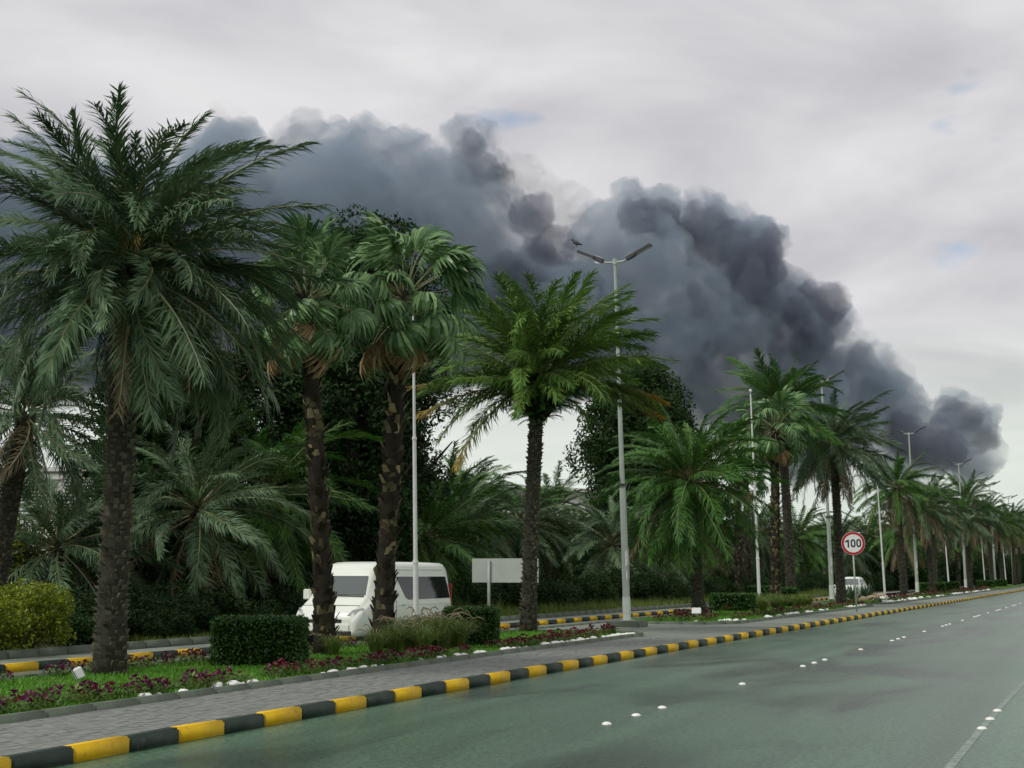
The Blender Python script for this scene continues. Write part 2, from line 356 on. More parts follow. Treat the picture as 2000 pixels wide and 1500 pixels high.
def worn_line():
    m, nt, b = mat('worn_line')
    t = N(nt, 'ShaderNodeTexCoord'); n = N(nt, 'ShaderNodeTexNoise'); n.inputs['Scale'].default_value = 6; n.inputs['Detail'].default_value = 6; n.inputs['Roughness'].default_value = 0.7
    L(nt, t.outputs['Object'], n.inputs['Vector'])
    mr = N(nt, 'ShaderNodeMapRange'); mr.inputs['From Min'].default_value = 0.38; mr.inputs['From Max'].default_value = 0.62; L(nt, n.outputs['Fac'], mr.inputs['Value'])
    mi = N(nt, 'ShaderNodeMix', data_type='RGBA'); L(nt, mr.outputs[0], mi.inputs[0]); mi.inputs[6].default_value = (0.10, 0.15, 0.11, 1); mi.inputs[7].default_value = (0.27, 0.32, 0.27, 1)
    L(nt, mi.outputs[2], b.inputs['Base Color']); b.inputs['Roughness'].default_value = 0.6
    return m
M['worn_line'] = worn_line()

# ------------------------------------------------------------------ the road's own coordinates: s along the kerb, d to the left of it
def heading(s):
    return R(18.3 + 1.9 * min(max(s, 0), 30) / 30)
STEP = 0.5
S0, S1 = -60, 900
SS = np.arange(S0, S1, STEP)
K = np.zeros((len(SS), 2))
i0 = int(round(-S0 / STEP))
K[i0] = (-4.51, 15.12)
for i in range(i0 + 1, len(SS)):
    a = heading((SS[i] + SS[i - 1]) / 2); K[i] = K[i - 1] + STEP * np.array([math.sin(a), math.cos(a)])
for i in range(i0 - 1, -1, -1):
    a = heading((SS[i] + SS[i + 1]) / 2); K[i] = K[i + 1] - STEP * np.array([math.sin(a), math.cos(a)])
def rc(s, d, z=0.0):
    i = min(max(int((s - S0) / STEP), 0), len(SS) - 1)
    a = heading(s); r = s - SS[i]
    return Vector((K[i, 0] + r * math.sin(a) - d * math.cos(a), K[i, 1] + r * math.cos(a) + d * math.sin(a), z))
def yaw(s):           # rotation that turns local +X along the road, +Y to its left
    return math.pi / 2 - heading(s)

def strip(name, sa, sb, da, db, z, m, step=2.0, zfun=None, nd=1, dfun=None):
    n = max(2, int((sb - sa) / step)); vs_ = []; fs = []; uvs = []
    for i in range(n + 1):
        s = sa + (sb - sa) * i / n
        for j in range(nd + 1):
            d = da + (db - da) * j / nd if dfun is None else dfun(s, j / nd)
            vs_.append(rc(s, d, z if zfun is None else zfun(s, d))); uvs.append((s, d))
    for i in range(n):
        for j in range(nd):
            a = i * (nd + 1) + j
            fs.append((a, a + nd + 1, a + nd + 2, a + 1))
    me = bpy.data.meshes.new(name); me.from_pydata(vs_, [], fs); me.materials.append(m)
    u = me.uv_layers.new(name='UVMap')
    for p in me.polygons:
        for li in p.loop_indices:
            u.data[li].uv = uvs[me.loops[li].vertex_index]
    if me.polygons[0].normal.z < 0: me.flip_normals()
    o = put(name, me)
    tag(o, kind='structure')
    return o

# ------------------------------------------------------------------ the ground, road, pavements
gm = bpy.data.meshes.new('ground')
gm.from_pydata([(-8000, -2000, -0.05), (8000, -2000, -0.05), (8000, 12000, -0.05), (-8000, 12000, -0.05)], [], [(0, 1, 2, 3)])
gm.materials.append(M['ground'])
tag(put('ground', gm), 'dry open ground running out to the horizon', 'ground', kind='structure')
tag(strip('road', -40, 700, -24, 0.02, 0.0, M['asphalt']), 'wide greenish grey asphalt carriageway with damp patches', 'road')
pave = strip('pavement', -40, 420, 0.12, 6.95, 0.128, M['paver_sheet'])
tag(pave, 'grey block paved walkway between striped kerb and flower beds', 'pavement')
tag(strip('service_road', -40, 420, 6.9, 9.5, 0.004, M['service']), 'narrow pale grey slip road behind the flower beds', 'road')
fpave = strip('footpath', -40, 420, 9.6, 11.0, 0.13, M['paver_sheet'])
tag(fpave, 'grey footpath strip behind the far striped kerb', 'path')
tag(strip('verge', -40, 420, 11.0, 70, 0.135, M['soil'], nd=3), 'dark planted ground beyond the slip road', 'ground')

# block pavers of the walkway, laid one by one where they are near enough to see
mb = MB()
pw, ph = 0.20, 0.10
for i in range(int(37 / pw)):
    for j in range(int(2.12 / ph)):
        s = -7 + i * pw + (0.5 * pw if j % 2 else 0); d = 0.17 + j * ph
        dz = random.gauss(0, 0.0018)
        g_ = 0.004
        q = [rc(s + g_, d + g_, 0.143 + dz + random.gauss(0, 0.0008)), rc(s + pw - g_, d + g_, 0.143 + dz + random.gauss(0, 0.0008)), rc(s + pw - g_, d + ph - g_, 0.143 + dz), rc(s + g_, d + ph - g_, 0.143 + dz)]
        lo = [Vector((p.x, p.y, 0.12)) for p in q]
        mb.add(q + lo, [(0, 1, 2, 3), (0, 4, 5, 1), (1, 5, 6, 2), (2, 6, 7, 3), (3, 7, 4, 0)])
o = put('paver', mb.mesh('paver', M['paver']), pave)
o['kind'] = 'stuff'

# ------------------------------------------------------------------ kerbs, stone by stone
def kerb_mesh(name, m, Lx=0.99, wd=0.16, h=0.19):
    mb = MB()
    mb.box((0, 0, h / 2 - 0.03), (Lx, wd, h), 0)
    me = mb.mesh(name, m, bevel=0.022, segs=2, smooth=True)
    return me
km = [kerb_mesh('kerb_stone', M['yellow']), kerb_mesh('kerb_stone', M['black'])]
kerb = empty('striped_kerb', rc(0, 0))
tag(kerb, 'yellow and black striped kerb edging the main carriageway', 'kerb', kind='structure')
def stone(parent, me, s, d, name, dz=0.0, lx=1.0):
    p = rc(s, d, dz) - Vector(parent.location)
    put(name, me, parent, p, (random.gauss(0, 0.006), random.gauss(0, 0.004), yaw(s) + random.gauss(0, 0.004)), (lx, 1, 1))
for k in range(-14, 230):
    stone(kerb, km[1 if k % 2 == 0 else 0], k + 0.5, 0.09, 'kerb_stone', random.gauss(0, 0.003))
kerb2 = empty('far_striped_kerb', rc(0, 9.55))
tag(kerb2, 'yellow and black striped kerb on the far side of slip road', 'kerb', kind='structure')
for k in range(0, 130):
    stone(kerb2, km[1 if k % 2 == 0 else 0], k * 1.0 + 0.5, 9.55, 'kerb_stone', 0.0)
gk_me = kerb_mesh('edging_stone', M['conc'], 0.99, 0.15, 0.30)
kerb3 = empty('grey_kerb', rc(0, 11.0))
tag(kerb3, 'plain grey edging stones between footpath and planting', 'kerb', kind='structure')
for k in range(8, 110):
    stone(kerb3, gk_me, k + 0.5, 11.0, 'edging_stone', 0.03)
kerb4 = empty('slip_road_kerb', rc(0, 6.95))
tag(kerb4, 'plain grey kerb on the near side of slip road', 'kerb', kind='structure')
for k in range(0, 110):
    stone(kerb4, gk_me, k + 0.5, 6.95, 'edging_stone', -0.09)

# ------------------------------------------------------------------ raised flower beds
BEDS = [(-34, 32.6, 2.3, 6.6), (41.6, 77.5, 2.3, 6.7), (81.2, 121, 2.3, 6.7), (124, 171, 2.4, 6.7), (176, 232, 2.4, 6.7), (237, 300, 2.4, 6.7)]
def bed_outline(sa, sb, da, db, r=2.0, step=0.25):
    pts = []
    def arc(cs, cd, a0, a1):
        for k in range(9):
            a = a0 + (a1 - a0) * k / 8
            pts.append((cs + r * math.cos(a), cd + r * math.sin(a)))
    arc(sb - r, da + r, -math.pi / 2, 0); arc(sb - r, db - r, 0, math.pi / 2)
    arc(sa + r, db - r, math.pi / 2, math.pi); arc(sa + r, da + r, math.pi, 1.5 * math.pi)
    return pts
def in_bed(s, d, b, mrg=0.12):
    sa, sb, da, db = b; r = 2.0
    if not (sa + mrg < s < sb - mrg and da + mrg < d < db - mrg): return False
    cs = min(max(s, sa + r), sb - r); cd = min(max(d, da + r), db - r)
    return math.hypot(s - cs, d - cd) < r - mrg or (s == cs) or (d == cd)
BZ = 0.18
def mound(s, d):
    return BZ + 0.05 * math.sin(min(max((d - 2.4) / 4.2, 0), 1) * math.pi)
for bi, b in enumerate(BEDS):
    po = bed_outline(*b)
    # densify
    pl = []
    for i in range(len(po)):
        p, q = po[i], po[(i + 1) % len(po)]
        n = max(1, int(math.hypot(q[0] - p[0], q[1] - p[1]) / 0.25))
        for k in range(n): pl.append((p[0] + (q[0] - p[0]) * k / n, p[1] + (q[1] - p[1]) * k / n))
    bm = bmesh.new()
    vs_ = [bm.verts.new(rc(s, d, BZ)) for s, d in pl]
    bm.faces.new(vs_)
    bmesh.ops.triangulate(bm, faces=bm.faces)
    me = bpy.data.meshes.new('lawn'); bm.to_mesh(me); bm.free(); me.materials.append(M['lawn'])
    if me.polygons[0].normal.z < 0: me.flip_normals()
    lo = put('lawn_bed', me)
    tag(lo, ['long lawn bed holding the tall date palm and fan palms', 'lawn bed with the drooping date palm beyond the lamp plinth', 'lawn bed with boulders and white gravel by speed sign', 'planted bed farther along the median', 'planted bed farther along the median', 'planted bed farther along the median'][bi], 'lawn', kind='structure', group='median beds' if bi > 2 else None)
    edge = empty('bed_edging', rc(b[0], b[2]))
    tag(edge, ['grey stone edging round the long bed of tall palms', 'grey stone edging round the bed beyond the lamp plinth', 'grey stone edging round the bed with boulders', 'grey stone edging round a farther bed', 'grey stone edging round a farther bed', 'grey stone edging round a farther bed'][bi], 'kerb', kind='structure', group='median beds' if bi > 2 else None)
    # walk the outline in ~1 m stones (0.5 m on the bends)
    acc = []; i = 0
    cyc = pl + [pl[0]]
    start = cyc[0]; run = 0.0
    for a, c in zip(cyc[:-1], cyc[1:]):
        run += math.hypot(c[0] - a[0], c[1] - a[1])
        bend = not ((b[0] + 2 < c[0] < b[1] - 2))
        if run >= (0.45 if bend else 0.98):
            acc.append((start, c)); start = c; run = 0.0
    for a, c in acc:
        if bi == 0 and max(a[0], c[0]) < -8: continue
        if bi >= 3 and (a[1] + c[1]) / 2 > 4.5: continue
        A = rc(*a); C = rc(*c); mid = (A + C) / 2; ln = (C - A).length
        put('edging_stone', gk_me, edge, mid - Vector(edge.location) + Vector((0, 0, -0.045 + random.gauss(0, 0.003))), (0, 0, math.atan2(C.y - A.y, C.x - A.x)), (ln / 1.0, 1, 1))

# lawn grass blades on the two nearest beds
def grass_patch(name, b, srange, dens, h, parent_label, keep=1.0):
    mb = MB(); s0, s1 = srange
    n = int((s1 - s0) * (b[3] - b[2]) * dens)
    for _ in range(n):
        s = random.uniform(s0, s1); d = random.uniform(b[2], b[3])
        if not in_bed(s, d, b, 0.2): continue
        if noise.noise(Vector((s * 0.8, d * 0.8, 0))) < -0.35: continue
        p = rc(s, d, BZ); a = random.uniform(0, 6.28); hh = h * random.uniform(0.5, 1.3)
        w_ = 0.012; tx = Vector((math.cos(a), math.sin(a), 0)); ln = Vector((random.gauss(0, 0.4), random.gauss(0, 0.4), 1)) * hh
        mb.add([p - tx * w_, p + tx * w_, p + ln], [(0, 1, 2)])
    o = put(name, mb.mesh(name, M['grass']))
    tag(o, parent_label, 'grass', kind='stuff')
grass_patch('lawn_grass', BEDS[0], (2, 32.4), 420, 0.06, 'short bright green grass on the long palm bed')
grass_patch('lawn_grass', BEDS[1], (42, 77), 180, 0.07, 'short green grass on the bed beyond the lamp plinth')
grass_patch('lawn_grass', BEDS[2], (82, 120), 90, 0.09, 'short green grass on the bed with boulders')

# ------------------------------------------------------------------ road markings and studs
def stud_mesh():
    mb = MB(); n = 14; rings = [(0.062, 0.0), (0.058, 0.010), (0.046, 0.021), (0.026, 0.028)]
    vs_ = [(r_ * math.cos(k * 2 * math.pi / n), r_ * math.sin(k * 2 * math.pi / n), z) for r_, z in rings for k in range(n)] + [(0, 0, 0.031)]
    fs = []
    for i in range(len(rings) - 1):
        for k in range(n): fs.append((i * n + k, i * n + (k + 1) % n, (i + 1) * n + (k + 1) % n, (i + 1) * n + k))
    t = len(vs_) - 1
    for k in range(n): fs.append(((len(rings) - 1) * n + k, (len(rings) - 1) * n + (k + 1) % n, t))
    mb.add(vs_, fs)
    return mb.mesh('road_stud', plain('stud_ceramic', (0.78, 0.78, 0.70), 0.3, 0.5), smooth=True)
stud = stud_mesh()
def lane_d(s): return -3.62 - 0.5 * (1 - math.exp(-max(s - 2, 0) / 14.0))
for k in range(-1, 9):
    for q, off in enumerate((0, 1.3, 2.6, 7.75)):
        s = 6.6 + 13.4 * k + off
        if not -3 < s < 118: continue
        tag(put('road_stud', stud, None, rc(s, lane_d(s), 0.0), (0, 0, random.random())), 'white ceramic road stud in the lane row nearer the striped kerb', 'road stud', 'studs of the inner lane row')
for k in range(-1, 2):
    for off in (0, 1.35, 2.7):
        s = 7.4 + 13.4 * k + off
        if s < -2: continue
        tag(put('road_stud', stud, None, rc(s, -7.93 - 0.022 * s, 0.002), (0, 0, random.random())), 'white ceramic road stud on the worn white lane line', 'road stud', 'studs of the outer lane row')
tag(strip('lane_line', -20, 60, 0, 1, 0.004, M['worn_line'], dfun=lambda s, j: -7.97 - 0.022 * max(s, -5) + 0.09 * j), 'worn white lane line on the asphalt', 'road marking')

# ------------------------------------------------------------------ palms
def rachis_curve(Lr, droop, n=10):
    pts = [Vector((0, 0, 0))]; dirs = []
    for i in range(n):
        t = (i + 0.5) / n
        a = -droop * t ** 1.35
        dv = Vector((math.cos(a), 0, math.sin(a))); dirs.append(dv)
        pts.append(pts[-1] + dv * (Lr / n))
    dirs.append(dirs[-1])
    return pts, dirs
def frond_mesh(name, mats, Lr=3.6, droop=0.8, nl=96, ll=0.62, hang=0.0, seed=0, ragged=0.12):
    rnd = random.Random(seed)
    mb = MB(); pts, dirs = rachis_curve(Lr, droop, 10)
    twist = rnd.uniform(-0.35, 0.35); side_sway = rnd.uniform(-0.12, 0.12)
    def at(t):
        x = t * 10; i = min(int(x), 9); f = x - i
        p = pts[i].lerp(pts[i + 1], f); p = p + Vector((0, side_sway * Lr * t * t, 0))
        return p, dirs[i].lerp(dirs[i + 1], f).normalized()
    ps = [at(i / 10)[0] for i in range(11)]
    mb.tube(ps, [0.030 * (1 - 0.85 * i / 10) + 0.004 for i in range(11)], 4, 1, cap=False)
    for i in range(nl):
        t = 0.13 + 0.87 * (i + rnd.random() * 0.5) / nl
        p, dv = at(min(t, 0.999))
        prof = (0.35 + 0.65 * min(1, (t - 0.10) / 0.22)) * (1.0 - 0.5 * max(0, (t - 0.62) / 0.38) ** 1.5)
        for sgn in (-1, 1):
            if rnd.random() < ragged * 0.5: continue
            ln = ll * prof * rnd.uniform(0.8, 1.12)
            side = Vector((0, sgn, 0)); upv = dv.cross(Vector((0, 1, 0))) * -1
            fw = R(rnd.gauss(54 - 28 * t, 13)); lift = R(rnd.gauss(rnd.choice((38, 30, 12, -12)), 13)) * (1 - hang) - hang * R(rnd.gauss(45, 14))
            tw = twist * t
            out_ = (side * math.cos(lift) + upv * math.sin(lift + sgn * tw)).normalized()
            d1 = (dv * math.sin(R(90) - fw) + out_ * math.cos(R(90) - fw)).normalized()
            mid = p + d1 * ln * 0.5
            d2 = (d1 + Vector((0, 0, -1)) * (0.45 + 0.55 * hang) * rnd.uniform(0.5, 1.4)).normalized()
            tipp = mid + d2 * ln * 0.5
            wv = d1.cross(upv).normalized().lerp(upv, rnd.uniform(0.0, 0.5)).normalized() * 0.0175
            mb.add([p - wv * 0.6, p + wv * 0.6, mid + wv, mid - wv, tipp], [(0, 1, 2, 3), (3, 2, 4)], 0, [t] * 5)
    return mb.mesh(name, mats, attr=True)
def frond_set(prefix, leafm, rach, seed, n=12, **kw):
    out_ = []
    for k in range(n):
        c = [0.25, 0.45, 0.65, 0.9, 1.15, 1.4][k % 6]
        hang = [0.0, 0.0, 0.1, 0.35, 0.6, 0.8][k % 6]
        out_.append((c, frond_mesh('frond', [leafm, rach], droop=c, hang=hang, seed=seed + k, **kw)))
    return out_
FR_GREY = frond_set('g', M['date_grey'], M['rachis'], 100)
FR_GREEN = frond_set('n', M['date_green'], M['rachis'], 200)
FR_LIME = frond_set('l', M['date_lime'], M['rachis'], 250)
FR_TIP = frond_set('t', M['date_tip'], M['rachis'], 300, n=6)
FR_DRY = frond_set('d', M['date_dry'], M['rachis_dry'], 400, n=6, ragged=0.6, nl=52)

def bent(h, top, n=14, bow=0.0):
    """centre line of a trunk from the ground to a top offset (x, y)"""
    return [Vector((top[0] * (t ** 1.2) + bow * math.sin(math.pi * t), top[1] * t, -0.25 * (i == 0) + h * t)) for i, t in enumerate([k / n for k in range(n + 1)])]
def trunk_mesh(name, cl, r0, r1, m, flare=1.35, n=14):
    mb = MB(); k = len(cl) - 1
    rr = []
    for i in range(k + 1):
        t = i / k
        r_ = r0 + (r1 - r0) * t + (flare - 1) * r0 * math.exp(-t * k * 0.9)
        rr.append(r_)
    mb.tube(cl, rr, n, 0)
    me = mb.mesh(name, m, smooth=True)
    for v in me.vertices:
        q = noise.noise(v.co * 3.1) * 0.02
        v.co.x += q; v.co.y += noise.noise(v.co * 3.7 + Vector((9, 1, 2))) * 0.02
    return me, rr
def along(cl, rr, t):
    x = t * (len(cl) - 1); i = min(int(x), len(cl) - 2); f = x - i
    return cl[i].lerp(cl[i + 1], f), rr[i] * (1 - f) + rr[i + 1] * f
def date_bases(cl, rr, h, seed, pitch=0.10, per=10, size=1.0):
    rnd = random.Random(seed); mb = MB(); rows = int(h / pitch)
    for i in range(rows):
        t = (i + 0.5) / rows
        for j in range(per):
            if rnd.random() < 0.06: continue
            p, r_ = along(cl, rr, min(max(t + rnd.gauss(0, 0.15) / rows, 0.01), 0.995))
            a = (j + 0.5 * (i % 2) + i * 0.13) * 2 * math.pi / per + rnd.gauss(0, 0.12)
            o_ = Vector((math.cos(a), math.sin(a), 0)); tn = Vector((-math.sin(a), math.cos(a), 0)); up = Vector((0, 0, 1))
            wd = r_ * 2 * math.pi / per * rnd.uniform(0.30, 0.42) * size; ht = pitch * rnd.uniform(0.35, 0.95) * size; out2 = rnd.uniform(0.02, 0.09) * size
            b_ = p + o_ * (r_ - 0.015)
            top = p + o_ * (r_ + out2) + up * ht
            vs_ = [b_ - tn * wd - up * ht * 0.2, b_ + tn * wd - up * ht * 0.2, b_ + tn * wd * 0.8 + up * ht, b_ - tn * wd * 0.8 + up * ht,
                   top - tn * wd * 0.7, top + tn * wd * 0.7]
            mb.add(vs_, [(0, 1, 5, 4), (4, 5, 2, 3), (0, 4, 3), (1, 2, 5)])
    return mb.mesh('old_leaf_base', M['base_date'])
def fan_bases(cl, rr, h, seed, pitch=0.16, per=9, t0=0.0):
    rnd = random.Random(seed); mb = MB(); rows = int(h / pitch)
    for i in range(rows):
        for j in range(per):
            t = (i + rnd.random()) / rows
            if t < t0 or rnd.random() < 0.12: continue
            p, r_ = along(cl, rr, min(t, 0.995))
            a = rnd.uniform(0, 6.283); o_ = Vector((math.cos(a), math.sin(a), 0)); tn = Vector((-math.sin(a), math.cos(a), rnd.gauss(0, 0.25)))
            ln = rnd.uniform(0.10, 0.24); wd = rnd.uniform(0.035, 0.075); tilt = rnd.uniform(0.15, 0.75)
            dv = (o_ * math.sin(tilt) + Vector((0, 0, 1)) * math.cos(tilt)).normalized()
            b_ = p + o_ * (r_ - 0.02); e = b_ + dv * ln
            nn = o_ * 0.014
            mb.add([b_ - tn * wd * 1.5, b_ + tn * wd * 1.5, e + tn * wd * 0.85, e - tn * wd * 0.85, b_ + nn * 2, e + nn], [(0, 4, 5, 3), (4, 1, 2, 5), (0, 3, 2, 1), (3, 5, 2)])
    return mb.mesh('old_leaf_base', M['base_fan'])

def place_frond(root, top, meshes, az, el, sc, rnd, roll=None, name='frond', off=0.14, stiff=9.0):
    want = min(max(rnd.gauss(0.95, 0.3), 0.45), max(0.2, math.radians(el) + 1.5))
    if el < 10: want = min(1.4, max(want, 0.4))
    want = min(want, stiff)
    c, me = min(meshes, key=lambda q: abs(q[0] - want) + rnd.random() * 0.22)
    loc = top + Vector((math.cos(az) * off, math.sin(az) * off, 0))
    return put(name, me, root, loc, (roll if roll is not None else rnd.gauss(0, 0.5), -math.radians(el), az), sc * rnd.uniform(0.88, 1.08))

def date_palm(s, d, h, label, group=None, top=(0, 0), r0=0.28, r1=0.24, fl=1.0, n=64, el_lo=-50, el_hi=82, sets=None, seed=1, bow=0.0, z=BZ, dry=0.06, stiff=9.0, vary=0.12, power=0.85, bases=True, fruit=0, spread=0.7, name='date_palm', cat='palm tree', wind=0.0, loc=None):
    rnd = random.Random(seed)
    sets = sets or FR_GREEN
    root = empty(name, loc if loc is not None else rc(s, d, z)); tag(root, label, cat, group)
    cl = bent(h, top, bow=bow)
    tm, rr = trunk_mesh('trunk', cl, r0, r1, M['trunk_date'])
    tr = put('trunk', tm, root)
    if bases:
        b_ = put('old_leaf_base', date_bases(cl, rr, h, seed, size=1.0), tr); b_['kind'] = 'stuff'
    tp = cl[-1]
    for i in range(n):
        u = (i + 0.5) / n
        el = el_hi + (el_lo - el_hi) * u ** power + rnd.gauss(0, 6)
        az = i * 2.39996 + rnd.gauss(0, 0.2)
        zo = spread * (0.5 - u) * 0.9
        use = sets
        if u > 0.75 and rnd.random() < dry * 4: use = FR_DRY
        k = fl * (1.04 - vary * rnd.random()) * (1.0 - 0.18 * (u < 0.12)) * (1 - 0.1 * (u > 0.85))
        place_frond(root, tp + Vector((0, 0, zo)), use, az, max(el, -80), k, rnd, stiff=stiff)
    for i in range(fruit):
        a = rnd.uniform(0, 6.28); mbf = MB()
        p0 = tp + Vector((0, 0, 0.1)); e = rnd.uniform(0.5, 0.9)
        pts = [p0, p0 + Vector((math.cos(a) * 0.3, math.sin(a) * 0.3, 0.45 * e)), p0 + Vector((math.cos(a) * 0.62, math.sin(a) * 0.62, 0.5 * e))]
        mbf.tube(pts, [0.03, 0.022, 0.015], 5)
        for q in range(26):
            b_ = pts[2] + Vector((rnd.gauss(0, 0.02),) * 3); dv = Vector((math.cos(a) * 0.3 + rnd.gauss(0, 0.25), math.sin(a) * 0.3 + rnd.gauss(0, 0.25), -rnd.uniform(0.2, 0.9)))
            mbf.tube([b_, b_ + dv * 0.3 + Vector((0, 0, 0.05)), b_ + dv * 0.5], 0.009, 3, cap=False)
        put('fruit_stalk', mbf.mesh('fruit_stalk', M['fruit']), root)
    return root, tp

def fan_leaf_mesh(name, mats, Rb=0.85, pet=0.95, droop=0.5, seed=0, nseg=28, closed=0.0):
    rnd = random.Random(seed); mb = MB()
    pts, dirs = rachis_curve(pet, droop * 0.5, 6)
    mb.tube(pts, [0.022 - 0.012 * i / 6 for i in range(7)], 4, 1, cap=False)
    hub = pts[-1]; dv = dirs[-1]; up = Vector((0, 1, 0)).cross(dv) * -1
    up = -up if up.z < 0 else up
    half = R(118 - 45 * closed)
    for i in range(nseg):
        a = -half + 2 * half * (i + 0.5) / nseg
        rad = dv * math.cos(a) + Vector((0, 1, 0)) * math.sin(a)
        tang = (-dv * math.sin(a) + Vector((0, 1, 0)) * math.cos(a))
        ln = Rb * (0.78 + 0.22 * math.cos(a)) * rnd.uniform(0.9, 1.08)
        pl = 0.02 * (1 if i % 2 else -1)
        wseg = half * 2 / nseg * 0.56
        prev = None
        dr = droop * rnd.uniform(0.7, 1.3)
        p = hub.copy(); rows = []
        cup = 0.25 * math.cos(a)
        for q, (f, wf) in enumerate(((0.0, 0.15), (0.3, 0.3), (0.58, 0.5), (0.8, 0.32), (1.0, 0.06))):
            ang = cup - dr * max(0, f - 0.25) ** 1.3 * 3.0
            if q:
                df = f - prevf
                p = p + (rad * math.cos(ang) + up * math.sin(ang) + Vector((0, 0, -1)) * dr * max(0, f - 0.5) * 1.2).normalized() * df * ln
            prevf = f
            wv = tang * (wseg * ln * wf)
            rows.append((p - wv + up * (pl if q in (1, 2, 3) else 0), p + wv - up * (pl if q in (1, 2, 3) else 0)))
        vs_ = [v for r_ in rows for v in r_]
        mb.add(vs_, [(2 * q, 2 * q + 1, 2 * q + 3, 2 * q + 2) for q in range(len(rows) - 1)], 0)
    return mb.mesh(name, mats)
FANS = [(dr, fan_leaf_mesh('fan_leaf', [M['fan_green'], M['rachis']], droop=dr, seed=500 + i)) for i, dr in enumerate((0.5, 0.7, 0.95, 1.15, 0.65, 1.0))]
FANS_DRY = [(dr, fan_leaf_mesh('dead_leaf', [M['fan_dry'], M['rachis_dry']], droop=dr, seed=600 + i, closed=0.8, pet=0.6, Rb=0.75)) for i, dr in enumerate((0.9, 1.1, 0.7))]
def fan_palm(s, d, h, label, group=None, top=(0, 0), r0=0.24, r1=0.17, fl=1.0, n=34, seed=1, z=BZ, ndry=7, el_lo=-38, bow=0.0, name='fan_palm'):
    rnd = random.Random(seed)
    root = empty(name, rc(s, d, z)); tag(root, label, 'palm tree', group)
    cl = bent(h, top, bow=bow)
    tm, rr = trunk_mesh('trunk', cl, r0, r1, M['trunk_fan'])
    tr = put('trunk', tm, root)
    b_ = put('old_leaf_base', fan_bases(cl, rr, h, seed), tr); b_['kind'] = 'stuff'
    tp = cl[-1]
    for i in range(n):
        u = (i + 0.5) / n
        el = 80 + (el_lo - 80) * u ** 0.9 + rnd.gauss(0, 7); az = i * 2.39996 + rnd.gauss(0, 0.25)
        want = 0.5 + 0.6 * u + rnd.gauss(0, 0.15)
        c, me = min(FANS, key=lambda q: abs(q[0] - want))
        put('fan_leaf', me, root, tp + Vector((math.cos(az) * 0.1, math.sin(az) * 0.1, 0.35 * (0.5 - u))), (rnd.gauss(0, 0.45), -R(el + rnd.gauss(0, 9)), az), fl * rnd.uniform(0.72, 1.12))
    for i in range(ndry):
        az = i * 2.39996 + rnd.gauss(0, 0.3) + 3.9
        c, me = FANS_DRY[i % 3]
        put('dead_leaf', me, root, tp + Vector((math.cos(az) * 0.12, math.sin(az) * 0.12, -0.45)), (rnd.gauss(0, 0.3), -R(rnd.uniform(-55, -15)), az), fl * rnd.uniform(0.8, 1.1))
    return root

# --- the palms of the median, from the long bed outwards
r1_, t1_ = date_palm(10.6, 5.75, 6.75, 'tallest thick-trunked date palm with huge drooping grey-green crown', top=(0.16, 0.1), r0=0.23, r1=0.22, fl=1.0, n=150, el_lo=-50, el_hi=78, vary=0.42, sets=FR_GREY, seed=11, fruit=7, power=1.0, dry=0.05)
fan_palm(17.7, 5.3, 7.3, 'fan palm leaning with shaggy trunk beside the rectangular clipped hedge', top=(-0.5, 0.1), seed=21, n=38, fl=1.0, ndry=7, r0=0.19, r1=0.15)
fan_palm(20.5, 5.3, 7.75, 'fan palm with shaggy trunk and brown dead leaves beside flagpole', top=(0.42, 0.0), seed=22, n=44, fl=1.16, ndry=9, r0=0.21, r1=0.17)
# date palm with a vase of cut leaf bases under its crown
p4, t4 = date_palm(31.5, 5.8, 7.2, 'date palm with upright crown over a dark vase of leaf bases', top=(0.30, 0.0), r0=0.20, r1=0.19, fl=1.02, n=84, el_lo=-4, el_hi=80, stiff=0.85, sets=FR_LIME, seed=31, power=0.9, dry=0.0, spread=0.5)
rnd4 = random.Random(5)
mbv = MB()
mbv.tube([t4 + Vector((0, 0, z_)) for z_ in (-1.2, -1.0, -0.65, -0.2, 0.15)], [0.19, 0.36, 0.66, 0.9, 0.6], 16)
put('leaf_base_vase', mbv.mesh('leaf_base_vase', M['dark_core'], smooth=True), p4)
for i in range(230):                 # the vase: short leafy stubs fanning up and out
    az = i * 2.39996; u = (i + 0.5) / 230
    c, me = FR_GREEN[rnd4.choice((2, 3, 8, 9))]
    put('short_frond', me, p4, t4 + Vector((math.cos(az) * (0.15 + 0.72 * u), math.sin(az) * (0.15 + 0.72 * u), -1.15 + 1.0 * u)), (rnd4.gauss(0, 0.4), -R(rnd4.uniform(-10, 55)), az), 0.13 + 0.12 * u)
for az, el, c in ((R(183), 4, 0), (R(195), -6, 1), (R(-4), 2, 1), (R(-20), 2, 2), (R(-12), -6, 1), (R(206), -30, 2), (R(14), 6, 1)):
    put('yellowing_frond', FR_TIP[c][1], p4, t4 + Vector((math.cos(az) * 0.2, math.sin(az) * 0.2, -0.1)), (rnd4.gauss(0, 0.2), -R(el), az), 0.98)['label'] = 'frond yellowing to orange at its tip'
date_palm(50.5, 5.5, 5.2, 'low date palm with wide drooping crown and dark trunk', top=(-0.32, 0), r0=0.23, r1=0.22, fl=1.02, n=110, el_lo=-66, sets=FR_GREEN, seed=41, fruit=4, dry=0.10)
fan_palm(68.5, 6.0, 8.8, 'shaggy fan palm standing close against a taller date palm', top=(0.1, 0), seed=51, n=44, fl=1.3, ndry=5, r0=0.24, r1=0.2)
date_palm(74.8, 6.4, 10.6, 'tall date palm rising behind the shaggy fan palm', top=(-0.4, 0), r0=0.24, r1=0.21, fl=1.0, n=84, el_lo=-40, seed=52, sets=FR_GREEN)
